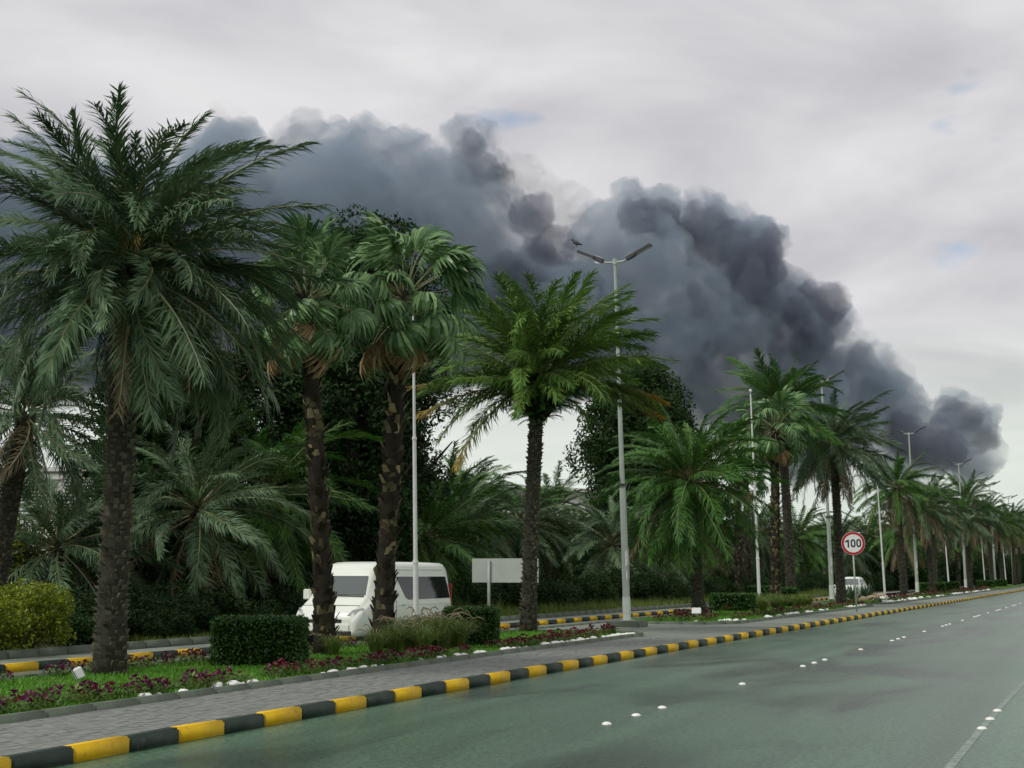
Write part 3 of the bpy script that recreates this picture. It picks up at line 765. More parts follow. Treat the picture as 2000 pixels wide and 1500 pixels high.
date_palm(80.0, 4.6, 9.0, 'date palm directly behind the round speed limit sign', top=(-0.25, 0), r0=0.24, r1=0.21, fl=1.05, n=92, el_lo=-62, seed=61, sets=FR_GREY, dry=0.2, z=0.13)
ROWG = 'date palms farther along the median'
for i, (s, d, h, fl, el) in enumerate([(116.1, 5.5, 8.3, 1.0, -58), (128.0, 4.6, 7.0, 0.95, -55), (146, 6.2, 8.2, 0.9, -50), (170.3, 5.0, 7.6, 1.0, -55), (182.6, 6.2, 10.2, 1.05, -55), (205, 5.2, 9.0, 1.0, -55), (231, 5.6, 8.4, 1.05, -55), (250.3, 5.0, 9.7, 1.1, -58), (272, 5.5, 9.4, 1.1, -58), (292, 5.0, 9.4, 1.1, -58), (160, 10.6, 6.0, 1.1, -60), (196, 10.8, 7.0, 1.1, -60), (222, 10.8, 6.5, 1.1, -60), (262, 11, 7.5, 1.2, -60), (310, 5.2, 9.6, 1.2, -60), (330, 10, 8, 1.2, -60), (345, 5.2, 9.6, 1.2, -60), (375, 5.4, 9.6, 1.2, -60)]):
    date_palm(s, d, h, {0: 'date palm next to the flagpole behind the boulders', 1: 'short date palm beside the street lamp past the boulders'}.get(i, 'date palm in the rows beyond the boulders' if d < 9 else 'bushy date palm on the far side of slip road past the boulders'), None if i < 2 else (ROWG if d < 9 else 'far side palms past the boulders'), top=(random.gauss(-0.2, 0.15), 0), fl=fl * 1.08, n=76, el_lo=el - 6, seed=70 + i, r0=0.24, r1=0.21, sets=FR_GREY if i % 2 else FR_GREEN, dry=0.25, z=0.135)

# --- palms beyond the slip road
BGG = 'date palms beyond the slip road'
date_palm(21.0, 16.0, 5.6, 'leaning date palm in front of the louvred building', top=(0.75, 0), r0=0.24, r1=0.22, fl=0.85, n=58, el_lo=-50, seed=91, sets=FR_GREY, z=0.14, dry=0.08)
for i, (s, d, h, fl) in enumerate([(33.0, 15.0, 4.1, 0.88), (29.3, 15.2, 3.5, 0.85), (27.5, 18.5, 2.4, 0.8), (60, 20, 4.6, 0.85), (65, 21, 5.0, 0.85), (70, 20, 4.3, 0.85), (75.6, 20.5, 4.7, 0.85), (71.5, 15.5, 3.2, 0.85), (80, 15.5, 3.3, 0.85), (90, 16, 4.2, 0.9), (102, 17, 4.2, 0.9), (118, 17, 4.8, 0.9), (141, 18, 5.0, 1.0), (152, 16, 4.6, 1.0), (165, 18, 5.0, 1.0), (184, 18, 5.8, 1.0), (205, 17, 5.6, 1.0), (228, 18, 5.6, 1.0), (45, 15.0, 3.0, 0.8), (54, 17, 3.6, 0.8)]):
    date_palm(s, d, h, {0: 'bushy date palm behind the rectangular clipped hedge', 1: 'date palm behind the trunk of the tallest palm', 2: 'low date palm in front of the pale louvred building'}.get(i, 'bushy date palm growing beyond the slip road'), None if i < 3 else BGG, top=(random.gauss(0, 0.2), 0), fl=fl * 1.22, n=70, el_lo=-68, seed=120 + i, r0=0.24, r1=0.22, sets=FR_GREY if i % 3 else FR_GREEN, z=0.14, bases=(i < 9), dry=0.1)
for i, (s, d, h) in enumerate([(90.1, 12.6, 10.0), (97, 13.5, 8.0)]):
    fan_palm(s, d, h, ['tall fan palm beyond the slip road by the second flagpole', 'shorter fan palm beyond the slip road among date palms'][i], seed=160 + i, n=30, fl=1.1, z=0.14)

# ------------------------------------------------------------------ broadleaf trees
def crown_mesh(name, m, rx, ry, rz, nclump, per, leafs, seed, clump_r=0.9, shell=0.55):
    rnd = np.random.default_rng(seed)
    v = rnd.normal(size=(nclump, 3)); v /= np.linalg.norm(v, axis=1)[:, None]
    rad = rnd.uniform(shell, 1.0, nclump) ** 0.6
    c = v * rad[:, None] * np.array([rx, ry, rz]) * rnd.uniform(0.82, 1.12, (nclump, 1))
    cr = clump_r * rnd.uniform(0.6, 1.35, nclump)
    idx = np.repeat(np.arange(nclump), per)
    q = rnd.normal(size=(len(idx), 3)); q /= np.linalg.norm(q, axis=1)[:, None]
    p = c[idx] + q * (cr[idx] * rnd.uniform(0.35, 1.0, len(idx)) ** 0.5)[:, None] * np.array([1, 1, 0.8])
    n = len(idx)
    a = rnd.normal(size=(n, 3)); a /= np.linalg.norm(a, axis=1)[:, None]
    b = np.cross(a, rnd.normal(size=(n, 3))); b /= np.linalg.norm(b, axis=1)[:, None]
    sz = leafs * rnd.uniform(0.6, 1.3, n)[:, None]
    V = np.empty((n, 4, 3)); V[:, 0] = p - a * sz; V[:, 1] = p + b * sz * 0.45; V[:, 2] = p + a * sz; V[:, 3] = p - b * sz * 0.45
    F = np.arange(n * 4).reshape(n, 4)
    me = bpy.data.meshes.new(name); me.from_pydata(V.reshape(-1, 3).tolist(), [], F.tolist()); me.materials.append(m)
    return me, c
def tree_trunk(h, spread, seed, r=0.3):
    rnd = random.Random(seed); mb = MB()
    mb.tube([(0, 0, -0.2), (0.05, 0, h * 0.25), (0.02, 0.08, h * 0.5), (0, 0, h * 0.8)], [r * 1.3, r, r * 0.75, r * 0.3], 9)
    for k in range(7):
        a = k * 2.4 + rnd.random(); z0 = h * rnd.uniform(0.25, 0.6)
        mb.tube([(0, 0, z0), (math.cos(a) * spread * 0.4, math.sin(a) * spread * 0.4, z0 + h * 0.12), (math.cos(a) * spread * 0.8, math.sin(a) * spread * 0.8, z0 + h * 0.28)], [r * 0.45, r * 0.3, r * 0.08], 6)
    return mb.mesh('trunk', M['wood'], smooth=True)
def broadleaf(loc, label, group, crown, ctr, trunk, sc=1.0, rz=0.0, name='broadleaf_tree', cat='tree'):
    root = empty(name, loc, (0, 0, rz)); tag(root, label, cat, group)
    root.scale = sc if hasattr(sc, '__len__') else (sc, sc, sc)
    put('trunk', trunk, root)
    cs = crown if isinstance(crown, list) else [(crown, ctr)]
    for me, c in cs:
        o = put('crown', me, root, c)
    return root
tr_big = tree_trunk(11, 3.0, 1, 0.35)
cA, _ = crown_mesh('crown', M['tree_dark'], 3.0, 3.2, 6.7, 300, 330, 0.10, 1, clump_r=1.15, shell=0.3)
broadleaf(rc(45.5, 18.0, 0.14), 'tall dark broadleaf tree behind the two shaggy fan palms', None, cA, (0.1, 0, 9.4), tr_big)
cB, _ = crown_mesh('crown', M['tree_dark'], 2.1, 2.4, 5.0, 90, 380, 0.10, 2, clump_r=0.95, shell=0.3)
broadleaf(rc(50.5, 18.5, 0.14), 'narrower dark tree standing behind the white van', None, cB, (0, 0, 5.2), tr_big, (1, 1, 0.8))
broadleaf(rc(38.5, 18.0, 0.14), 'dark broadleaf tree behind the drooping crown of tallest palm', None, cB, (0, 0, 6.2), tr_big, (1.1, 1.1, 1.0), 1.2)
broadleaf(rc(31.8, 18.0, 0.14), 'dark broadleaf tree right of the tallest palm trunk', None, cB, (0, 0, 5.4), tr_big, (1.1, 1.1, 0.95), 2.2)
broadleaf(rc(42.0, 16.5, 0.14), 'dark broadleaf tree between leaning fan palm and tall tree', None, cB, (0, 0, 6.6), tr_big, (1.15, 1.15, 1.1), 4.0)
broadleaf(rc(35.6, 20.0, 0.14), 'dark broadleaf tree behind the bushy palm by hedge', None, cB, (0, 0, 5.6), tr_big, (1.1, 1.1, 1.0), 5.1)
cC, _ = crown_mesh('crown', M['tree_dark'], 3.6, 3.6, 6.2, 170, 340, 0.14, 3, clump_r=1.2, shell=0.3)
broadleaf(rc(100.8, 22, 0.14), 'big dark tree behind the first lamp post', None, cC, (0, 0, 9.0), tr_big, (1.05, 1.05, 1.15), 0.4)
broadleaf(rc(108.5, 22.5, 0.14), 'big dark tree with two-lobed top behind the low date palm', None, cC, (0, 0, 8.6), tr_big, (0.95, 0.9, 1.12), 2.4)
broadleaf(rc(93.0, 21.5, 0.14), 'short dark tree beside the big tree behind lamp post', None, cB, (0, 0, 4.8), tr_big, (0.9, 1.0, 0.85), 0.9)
# belt of low evergreens that closes the view under the palms
belt = []
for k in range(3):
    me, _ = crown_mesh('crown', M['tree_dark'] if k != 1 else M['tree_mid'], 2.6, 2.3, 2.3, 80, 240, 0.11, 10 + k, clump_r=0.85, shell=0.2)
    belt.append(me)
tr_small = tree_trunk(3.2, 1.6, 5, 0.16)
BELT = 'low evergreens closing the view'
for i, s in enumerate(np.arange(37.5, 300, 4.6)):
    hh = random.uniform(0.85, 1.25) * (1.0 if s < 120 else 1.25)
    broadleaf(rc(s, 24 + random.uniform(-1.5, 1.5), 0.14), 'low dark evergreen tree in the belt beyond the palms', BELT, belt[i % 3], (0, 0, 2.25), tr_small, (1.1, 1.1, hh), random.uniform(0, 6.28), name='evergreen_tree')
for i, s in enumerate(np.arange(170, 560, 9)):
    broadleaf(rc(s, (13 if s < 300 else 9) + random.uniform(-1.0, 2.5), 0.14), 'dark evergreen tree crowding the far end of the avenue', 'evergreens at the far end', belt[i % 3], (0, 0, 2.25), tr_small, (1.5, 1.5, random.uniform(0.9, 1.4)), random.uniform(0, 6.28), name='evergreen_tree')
# dense shrub row in front of the belt
me_sh = [crown_mesh('foliage', M['tree_dark'], 1.7, 1.1, 0.85, 45, 260, 0.06, 30 + k, clump_r=0.45, shell=0.2)[0] for k in range(3)]
tr_shrub = tree_trunk(1.1, 0.8, 8, 0.06)
for i, s in enumerate(np.arange(22, 190, 2.9)):
    root = empty('shrub', rc(s, 13.6 + random.uniform(-0.4, 0.5), 0.13), (0, 0, yaw(s) + random.choice((0, math.pi)))); tag(root, 'dark rounded shrub in the row behind the footpath', 'shrub', 'shrubs behind the footpath')
    root.scale = (1.0, 1.0, random.uniform(0.8, 1.25) * (1.0 if s > 26 else 0.7))
    put('stem', tr_shrub, root); put('foliage', me_sh[i % 3], root, (0, 0, 0.72))
# yellow green shrub and its darker neighbours at the left
me_y, _ = crown_mesh('foliage', M['shrub_yellow'], 0.95, 0.8, 0.85, 70, 150, 0.045, 50, clump_r=0.3, shell=0.3)
root = empty('shrub', rc(16.9, 11.8, 0.13)); tag(root, 'bushy yellow-green shrub behind the far striped kerb', 'shrub')
root.scale = (1.0, 1.0, 0.88)
put('stem', tr_shrub, root); put('foliage', me_y, root, (0, 0, 0.95))
root = empty('shrub', rc(15.4, 11.9, 0.13), sc=(1.1, 1.1, 0.9)); tag(root, 'yellow-green shrub at the picture edge next to bushier shrub', 'shrub')
root['label'] = 'smaller yellow-green shrub touching the bushier one'
put('stem', tr_shrub, root); put('foliage', me_y, root, (0, 0, 0.9), (0, 0, 2.0))
for i, (s, d, sc_) in enumerate([(18.3, 13.4, 0.55), (20.2, 12.6, 0.5), (23.2, 12.4, 0.5), (25.5, 12.6, 0.5), (28, 12.4, 0.5)]):
    root = empty('shrub', rc(s, d, 0.13), (0, 0, i * 1.3)); root.scale = (sc_, sc_ * 1.2, sc_)
    tag(root, 'low dark green shrub on the planting behind the grey edging', 'shrub', 'low shrubs behind the grey edging')
    put('stem', tr_shrub, root); put('foliage', me_sh[i % 3], root, (0, 0, 0.72))
# weeping yellow leaved tree at far left behind the palm
me_w, _ = crown_mesh('crown', M['shrub_yellow'], 1.0, 1.0, 1.6, 60, 110, 0.07, 55, clump_r=0.45, shell=0.3)
broadleaf(rc(27, 20, 0.14), 'small yellow-leaved tree beside the leaning palm trunk', None, me_w, (0, 0, 2.2), tr_small, (0.8, 0.8, 0.9), 0.3)

# ------------------------------------------------------------------ tall grasses
def grass_clump(name, nb, h, seed, plumes=10, spread=0.5):
    rnd = random.Random(seed); mb = MB()
    for i in range(nb):
        a = rnd.uniform(0, 6.283); r_ = rnd.uniform(0, 0.16); p = Vector((math.cos(a) * r_, math.sin(a) * r_, 0))
        o_ = Vector((math.cos(a), math.sin(a), 0)); hh = h * rnd.uniform(0.6, 1.1); sp = spread * rnd.uniform(0.2, 1.3)
        tn = Vector((-math.sin(a), math.cos(a), 0)) * 0.007
        q1 = p + o_ * sp * 0.3 + Vector((0, 0, hh * 0.6)); q2 = p + o_ * sp * 0.8 + Vector((0, 0, hh * 0.9)); q3 = p + o_ * sp * 1.4 + Vector((0, 0, hh * 0.72))
        mb.add([p - tn, p + tn, q1 + tn, q1 - tn, q2 + tn * 0.7, q2 - tn * 0.7, q3], [(0, 1, 2, 3), (3, 2, 4, 5), (5, 4, 6)])
    me = mb.mesh('blade', M['tall_grass'])
    mb = MB()
    for i in range(plumes):
        a = rnd.uniform(0, 6.283); o_ = Vector((math.cos(a), math.sin(a), 0)); sp = spread * rnd.uniform(0.5, 1.2); hh = h * rnd.uniform(0.95, 1.25)
        pts = [o_ * 0.1 + Vector((0, 0, 0.1)), o_ * sp * 0.5 + Vector((0, 0, hh * 0.8)), o_ * sp * 0.8 + Vector((0, 0, hh * 0.98)), o_ * sp * 1.1 + Vector((0, 0, hh * 1.02)), o_ * sp * 1.45 + Vector((0, 0, hh * 0.92))]
        mb.tube(pts, [0.004, 0.004, 0.012, 0.016, 0.003], 5)
    pm = mb.mesh('plume', M['plume'])
    return me, pm
gc = [grass_clump('c', 300, 0.72, 700 + k, plumes=6) for k in range(3)]
def clump(s, d, sc_, label, group, k, z=BZ, plume=True):
    root = empty('fountain_grass', rc(s, d, z), (0, 0, random.uniform(0, 6.28))); root.scale = (sc_,) * 3
    tag(root, label, 'grass', group)
    b_ = put('blade', gc[k % 3][0], root); b_['kind'] = 'stuff'
    if plume:
        p_ = put('plume', gc[k % 3][1], root); p_['kind'] = 'stuff'
for i, (s, d, q) in enumerate([(18.2, 4.4, 0.7), (18.9, 4.3, 0.85), (19.6, 4.2, 0.95), (20.2, 4.5, 1.0), (20.5, 3.9, 1.0), (21.0, 4.3, 1.05), (21.2, 3.8, 0.95), (21.8, 4.9, 1.0), (17.2, 4.9, 0.6), (19.0, 3.7, 0.8)]):
    clump(s, d, q, 'arching clump of fountain grass at the foot of the fan palms', 'fountain grass under the fan palms', i)
for i, (s, d, q) in enumerate([(60.5, 5.0, 0.9), (62.5, 4.6, 1.0), (64.5, 5.2, 1.1), (66.5, 4.6, 1.0), (68.2, 4.4, 1.0), (70.2, 4.9, 1.0), (64, 5.9, 1.1)]):
    clump(s, d, q, 'clump of green grass round the foot of the second flagpole', 'grass clumps by the second flagpole', i, plume=False)
# long verge of rough grass behind the footpath
mb = MB()
for _ in range(26000):
    s = 22 + 110 * random.random() ** 1.3; d = random.uniform(11.2, 12.9); hh = random.uniform(0.25, 0.75) * (0.5 + 0.5 * noise.noise(Vector((s * 0.7, d, 0))) + 0.3) * (1 if s > 30 else 0.4)
    p = rc(s, d, 0.13); a = random.uniform(0, 6.28); tx = Vector((math.cos(a), math.sin(a), 0)) * 0.014; ln = Vector((random.gauss(0, 0.3), random.gauss(0, 0.3), 1)) * hh
    mb.add([p - tx, p + tx, p + ln], [(0, 1, 2)])
tag(put('verge_grass', mb.mesh('verge_grass', M['tall_grass'])), 'rough unmown grass along the footpath beyond slip road', 'grass', kind='stuff')

# ------------------------------------------------------------------ clipped hedges
def hedge(s, d, size, label, seed, group=None, rot=None, z=BZ, leafsz=0.03, nleaf=9000):
    sx, sy, sz = size
    rnd = np.random.default_rng(seed)
    root = empty('clipped_hedge', rc(s, d, z), (0, 0, yaw(s) if rot is None else rot)); tag(root, label, 'hedge', group)
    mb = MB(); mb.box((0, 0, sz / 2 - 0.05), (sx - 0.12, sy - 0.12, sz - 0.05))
    put('hedge_core', mb.mesh('hedge_core', M['dark_core'], bevel=0.08, segs=2), root)  # solid near-black core box filling the hedge behind its leaves
    n = nleaf
    fx = rnd.integers(0, 5, n); u = rnd.uniform(-1, 1, (n, 3)) * np.array([sx, sy, sz]) / 2
    ar = np.array([sy * sz, sy * sz, sx * sz, sx * sz, sx * sy]); fx = rnd.choice(5, n, p=ar / ar.sum())
    u[fx == 0, 0] = -sx / 2; u[fx == 1, 0] = sx / 2; u[fx == 2, 1] = -sy / 2; u[fx == 3, 1] = sy / 2; u[fx == 4, 2] = sz / 2
    # round the corners and give the clipped face a little unevenness
    h = np.array([sx, sy, sz]) / 2; rr = 0.13
    c = np.clip(u, -(h - rr), (h - rr)); dlt = u - c; ln = np.linalg.norm(dlt, axis=1)[:, None] + 1e-6
    p = c + dlt / ln * rr
    p += rnd.normal(0, 0.018, (n, 3)) - (dlt / ln) * rnd.exponential(0.03, (n, 1))
    p[:, 2] = np.maximum(p[:, 2] + sz / 2, 0.02)
    a = rnd.normal(size=(n, 3)); a /= np.linalg.norm(a, axis=1)[:, None]; b = np.cross(a, rnd.normal(size=(n, 3))); b /= np.linalg.norm(b, axis=1)[:, None]
    q = leafsz * rnd.uniform(0.6, 1.4, (n, 1))
    V = np.empty((n, 4, 3)); V[:, 0] = p - a * q; V[:, 1] = p + b * q * 0.5; V[:, 2] = p + a * q; V[:, 3] = p - b * q * 0.5
    me = bpy.data.meshes.new('foliage'); me.from_pydata(V.reshape(-1, 3).tolist(), [], np.arange(n * 4).reshape(n, 4).tolist()); me.materials.append(M['hedge'])
    put('foliage', me, root)
hedge(13.9, 4.75, (1.2, 1.62, 0.86), 'clipped rectangular hedge between tallest palm and leaning fan palm', 801, rot=R(90))
hedge(22.9, 4.15, (1.2, 1.28, 0.86), 'clipped rectangular hedge beside the flagpole and fountain grass', 802, rot=R(90))
hedge(59.1, 6.1, (1.3, 1.9, 0.78), 'clipped hedge between low date palm and second flagpole', 803, rot=R(90), leafsz=0.045, nleaf=5000)
hedge(70.5, 6.0, (1.2, 1.3, 0.95), 'clipped hedge at the foot of the paired palms', 804, rot=R(90), leafsz=0.05, nleaf=4000)
hedge(92.0, 9.9 + 2.2, (2.6, 2.0, 0.9), 'clipped hedge across the slip road near the white car', 805, rot=R(90), leafsz=0.06, nleaf=4000)
for i, (s, d, wd) in enumerate([(136.0, 5.5, 2.2), (152, 5.4, 1.5), (199, 5.6, 2.0), (222, 5.4, 1.8)]):
    hedge(s, d, (1.3, wd, 0.9), 'small clipped hedge in the farther median beds', 810 + i, 'hedges in the farther beds', rot=R(90), leafsz=0.07, nleaf=2500)

# ------------------------------------------------------------------ bedding flowers
def petunia(seed, colm, nleaf=56, nfl=8, h=0.26, r_=0.2):
    rnd = random.Random(seed); mb = MB()
    for i in range(nleaf):
        a = rnd.uniform(0, 6.28); q = r_ * math.sqrt(rnd.random()); z_ = rnd.uniform(0.02, h * 0.85) * (1 - 0.5 * q / r_)
        p = Vector((math.cos(a) * q, math.sin(a) * q, z_)); dv = Vector((math.cos(a) + rnd.gauss(0, 0.5), math.sin(a) + rnd.gauss(0, 0.5), rnd.uniform(0, 0.9))).normalized()
        sd2 = dv.cross(Vector((0, 0, 1))).normalized() * 0.022; ln = rnd.uniform(0.06, 0.1)
        mb.add([p, p + dv * ln * 0.5 + sd2, p + dv * ln, p + dv * ln * 0.5 - sd2], [(0, 1, 2, 3)])
    for i in range(5):
        a = i * 1.26; mb.tube([(0, 0, -0.03), (math.cos(a) * 0.06, math.sin(a) * 0.06, h * 0.6)], [0.006, 0.003], 3)
    f = mb.mesh('foliage', M['bed_leaf'])
    mb = MB()
    for i in range(nfl):
        a = rnd.uniform(0, 6.28); q = r_ * 0.95 * math.sqrt(rnd.random()); z_ = h * rnd.uniform(0.7, 1.1) * (1 - 0.4 * q / r_)
        c = Vector((math.cos(a) * q, math.sin(a) * q, z_)); nrm = Vector((math.cos(a) * q * 4 + rnd.gauss(0, 0.4), math.sin(a) * q * 4 + rnd.gauss(0, 0.4), 0.9)).normalized()
        t1 = nrm.cross(Vector((0.3, 0.2, 1))).normalized(); t2 = nrm.cross(t1); rr = rnd.uniform(0.034, 0.05)
        ring = [c + (t1 * math.cos(k * 0.6283) + t2 * math.sin(k * 0.6283)) * rr * (1.0 if k % 2 == 0 else 0.74) + nrm * 0.008 for k in range(10)]
        mb.add([c - nrm * 0.02] + ring, [(0, 1 + k, 1 + (k + 1) % 10) for k in range(10)])
    return f, mb.mesh('blossom', colm)
PET_P = [petunia(900 + k, M['purple']) for k in range(4)]
PET_M = [petunia(920 + k, M['maroon']) for k in range(4)]
PET_G = [petunia(940 + k, M['maroon'], nfl=3, nleaf=60) for k in range(3)]
def flower(s, d, kind, label, group, sc_=1.0):
    f, b_ = random.choice(kind)
    root = empty('petunia_plant', rc(s, d, BZ - 0.005), (0, 0, random.uniform(0, 6.28))); root.scale = (sc_,) * 3
    tag(root, label, 'flower plant', group)
    put('foliage', f, root); o_ = put('blossom', b_, root); o_['kind'] = 'stuff'
s = 2.0
while s < 31.5:
    if noise.noise(Vector((s * 0.55, 3.3, 0))) > (-0.12 if s > 9 else -0.6):
        k = PET_P if s < 10.5 else (random.choice((PET_P, PET_M)) if s < 15 else PET_M)
        if random.random() < 0.22: k = PET_G
        d = 2.78 + random.gauss(0, 0.09)
        if in_bed(s, d, BEDS[0], 0.25):
            flower(s, d, k, {id(PET_P): 'purple petunia plant along the edge of the long palm bed', id(PET_M): 'dark red petunia plant along the edge of the long palm bed', id(PET_G): 'mostly leafy petunia plant along the edge of long palm bed'}[id(k)], {id(PET_P): 'purple petunias by the edging', id(PET_M): 'dark red petunias by the edging', id(PET_G): 'leafy petunias by the edging'}[id(k)], random.uniform(0.8, 1.15))
        if random.random() < 0.35 and in_bed(s, d + 0.33, BEDS[0], 0.25):
            k2 = PET_P if s < 9 else PET_M
            flower(s + 0.1, d + 0.33, k2, 'purple petunia plant along the edge of the long palm bed' if k2 is PET_P else 'dark red petunia plant along the edge of the long palm bed', 'purple petunias by the edging' if k2 is PET_P else 'dark red petunias by the edging', random.uniform(0.8, 1.1))
    s += random.uniform(0.2, 0.34)
s = 6.0
while s < 22:
    if noise.noise(Vector((s * 0.6, 8.3, 0))) > -0.15:
        flower(s, 6.2 + random.gauss(0, 0.1), PET_P if random.random() < 0.7 else PET_G, 'purple petunia plant along the slip road side of the bed', 'petunias on the slip road side', random.uniform(0.8, 1.1))
    s += random.uniform(0.25, 0.4)
for k in range(26):
    s = random.uniform(26.0, 31.5); d = random.uniform(5.8, 6.3) if k % 2 else random.uniform(3.0, 3.6)
    if in_bed(s, d, BEDS[0], 0.25): flower(s, d, PET_M, 'dark red petunia plant near the rounded end of the long bed', 'petunias near the bed end', random.uniform(0.9, 1.2))
for k in range(120):
    s = 42.2 + 34 * random.random(); d = random.choice((2.75, 3.0, 3.3, 6.1, 6.3)) + random.gauss(0, 0.1)
    if s < 46.5: d = random.uniform(3.2, 6.0)
    if in_bed(s, d, BEDS[1], 0.3):
        flower(s, d, PET_M if (random.random() < 0.45 or s < 47 or s > 70) else PET_G, 'petunia plant in the bed beyond the lamp plinth', 'petunias in the second bed', random.uniform(1.0, 1.4))
for k in range(80):
    s = random.uniform(82, 170); b_ = BEDS[2] if s < 121 else BEDS[3]; d = random.choice((2.9, 3.3)) + random.gauss(0, 0.15)
    if in_bed(s, d, b_, 0.35): flower(s, d, random.choice((PET_M, PET_G)), 'reddish bedding plant in the beds beyond the speed sign', 'bedding plants in the farther beds', random.uniform(1.3, 2.0))

# ------------------------------------------------------------------ stones
def rock(seed, m, name, squash=0.62, amp=0.22):
    bm = bmesh.new(); bmesh.ops.create_icosphere(bm, subdivisions=2, radius=1.0)
    for v in bm.verts:
        q = 1 + amp * noise.noise(v.co * 1.3 + Vector((seed * 7.1, 0, 0))); v.co *= q; v.co.z = v.co.z * squash
    me = bpy.data.meshes.new(name); bm.to_mesh(me); bm.free(); me.materials.append(m)
    me.polygons.foreach_set('use_smooth', [True] * len(me.polygons))
    return me
ST = [rock(k, M['white_stone'], 'white_stone') for k in range(4)]
def wstone(s, d, r_, label, group, z=BZ):
    q = (r_, r_ * random.uniform(0.7, 1.1), r_ * random.uniform(0.8, 1.0))
    tag(put('white_stone', random.choice(ST), None, rc(s, d, z + r_ * 0.12), (random.gauss(0, 0.15), random.gauss(0, 0.15), random.uniform(0, 6.28)), q), label, 'stone', group)
for c, n in ((7.0, 3), (8.5, 5), (9.3, 4), (12.2, 5), (13.2, 4), (14.3, 3), (16.6, 3), (18.3, 4), (19.4, 4), (21, 4), (22, 3), (23.5, 6), (24.6, 6), (25.8, 6), (27.2, 6), (28.4, 7), (29.3, 9), (29.9, 8), (30.5, 6)):
    for k in range(n):
        s = c + random.gauss(0, 0.35); d = 2.52 + random.gauss(0, 0.04)
        if s > 30.6: d = 2.55 + (s - 30.6) ** 2 * 0.35
        if in_bed(s, d, BEDS[0], 0.12): wstone(s, d, random.uniform(0.05, 0.115), 'white stone lying along the edging of the long palm bed', 'white stones of the long bed')
for k in range(70):
    s = random.choice((43.9, 50, 52, 53.5, 54.5, 56, 58, 62, 70, 73, 74.5)) + random.gauss(0, 0.6); d = 2.6 + random.gauss(0, 0.06)
    if s < 44.6: d += (44.6 - s) * 0.8
    if in_bed(s, d, BEDS[1], 0.15): wstone(s, d, random.uniform(0.07, 0.14), 'white stone along the edging of the bed beyond lamp plinth', 'white stones of the second bed')
for k in range(70):
    s = random.uniform(82.5, 168); b_ = BEDS[2] if s < 121 else BEDS[3]; d = 2.7 + random.gauss(0, 0.1)
    if in_bed(s, d, b_, 0.2): wstone(s, d, random.uniform(0.1, 0.24), 'white stone along the beds beyond the speed sign', 'white stones of the farther beds')
mb = MB()
gv = []
for k in range(260):                    # low heap of white gravel among the boulders
    a = random.uniform(0, 6.28); q = math.sqrt(random.random()); cs = 96.5 + math.cos(a) * q * 4.2; cd = 4.1 + math.sin(a) * q * 0.9
    p = rc(cs, cd, BZ + 0.30 * (1 - q)); r_ = random.uniform(0.05, 0.1)
    vs_ = [p + Vector(v) * r_ for v in ((1, 0, 0), (0, 1, 0), (-1, 0, 0), (0, -1, 0), (0, 0, 0.8), (0, 0, -0.8))]
    mb.add(vs_, [(0, 1, 4), (1, 2, 4), (2, 3, 4), (3, 0, 4), (1, 0, 5), (2, 1, 5), (3, 2, 5), (0, 3, 5)])
tag(put('white_gravel', mb.mesh('white_gravel', M['white_stone'])), 'low heap of white gravel among the boulders', 'gravel', kind='stuff')
BR = [rock(20 + k, M['tan_stone'], 'boulder', 0.7, 0.35) for k in range(3)]
for i, (s, d, r_, lb) in enumerate([(97, 5.3, 0.30, 'flat tan boulder beside the white gravel'), (104, 5.6, 0.36, 'grey tan boulder behind the white gravel heap'), (88.5, 4.6, 0.28, 'upright tan stone near the speed sign palm'), (107, 4.0, 0.28, 'reddish boulder by the third lamp post')]):
    tag(put('boulder', BR[i % 3], None, rc(s, d, BZ + r_ * 0.3), (0, 0, i), (r_ * 1.3, r_, r_ * (1.2 if i == 2 else 0.9))), lb, 'boulder')
# agaves by the boulders
def agave_mesh(seed):
    rnd = random.Random(seed); mb = MB()
    for i in range(34):
        a = i * 2.4; el = rnd.uniform(0.5, 1.35); ln = rnd.uniform(0.7, 1.15); o_ = Vector((math.cos(a) * math.cos(el), math.sin(a) * math.cos(el), math.sin(el))); tn = Vector((-math.sin(a), math.cos(a), 0)) * 0.045
        mb.add([o_ * 0.03 - tn * 0.6, o_ * 0.03 + tn * 0.6, o_ * ln * 0.5 + tn, o_ * ln * 0.5 - tn, o_ * ln - Vector((0, 0, 0.05))], [(0, 1, 2, 3), (3, 2, 4)])
    return mb.mesh('agave', M['agave'])
AG = agave_mesh(3)
for i, (s, d) in enumerate([(93, 6.0), (95.5, 6.2), (99, 6.1), (102, 6.2), (90.5, 6.1)]):
    tag(put('agave', AG, None, rc(s, d, BZ), (0, 0, i), 1.1), 'spiky agave with sword leaves behind the boulders', 'plant', 'agaves behind the boulders')

# ------------------------------------------------------------------ small floodlights in the beds
def floodlight(s, d, label, sc_=1.0, rz=0.0):
    root = empty('garden_floodlight', rc(s, d, BZ), (0, 0, rz)); root.scale = (sc_,) * 3; tag(root, label, 'floodlight')
    mb = MB(); mb.box((0, 0, 0.13), (0.12, 0.22, 0.16), rot=Matrix.Rotation(R(28), 3, 'Y')); put('housing', mb.mesh('housing', M['sign_white'], bevel=0.012), root)
    mb = MB(); mb.box((0, 0, 0.03), (0.05, 0.16, 0.09)); mb.box((0, 0, -0.005), (0.12, 0.16, 0.02)); put('bracket', mb.mesh('bracket', M['steel'], bevel=0.004), root)
    mb = MB(); mb.box((0.0725, 0, 0.092), (0.008, 0.19, 0.13), rot=Matrix.Rotation(R(28), 3, 'Y')); put('lens', mb.mesh('lens', M['lamp_glass']), root)
floodlight(9.0, 5.25, 'small tilted white floodlight on the lawn beside tallest palm', 1.0, R(200))
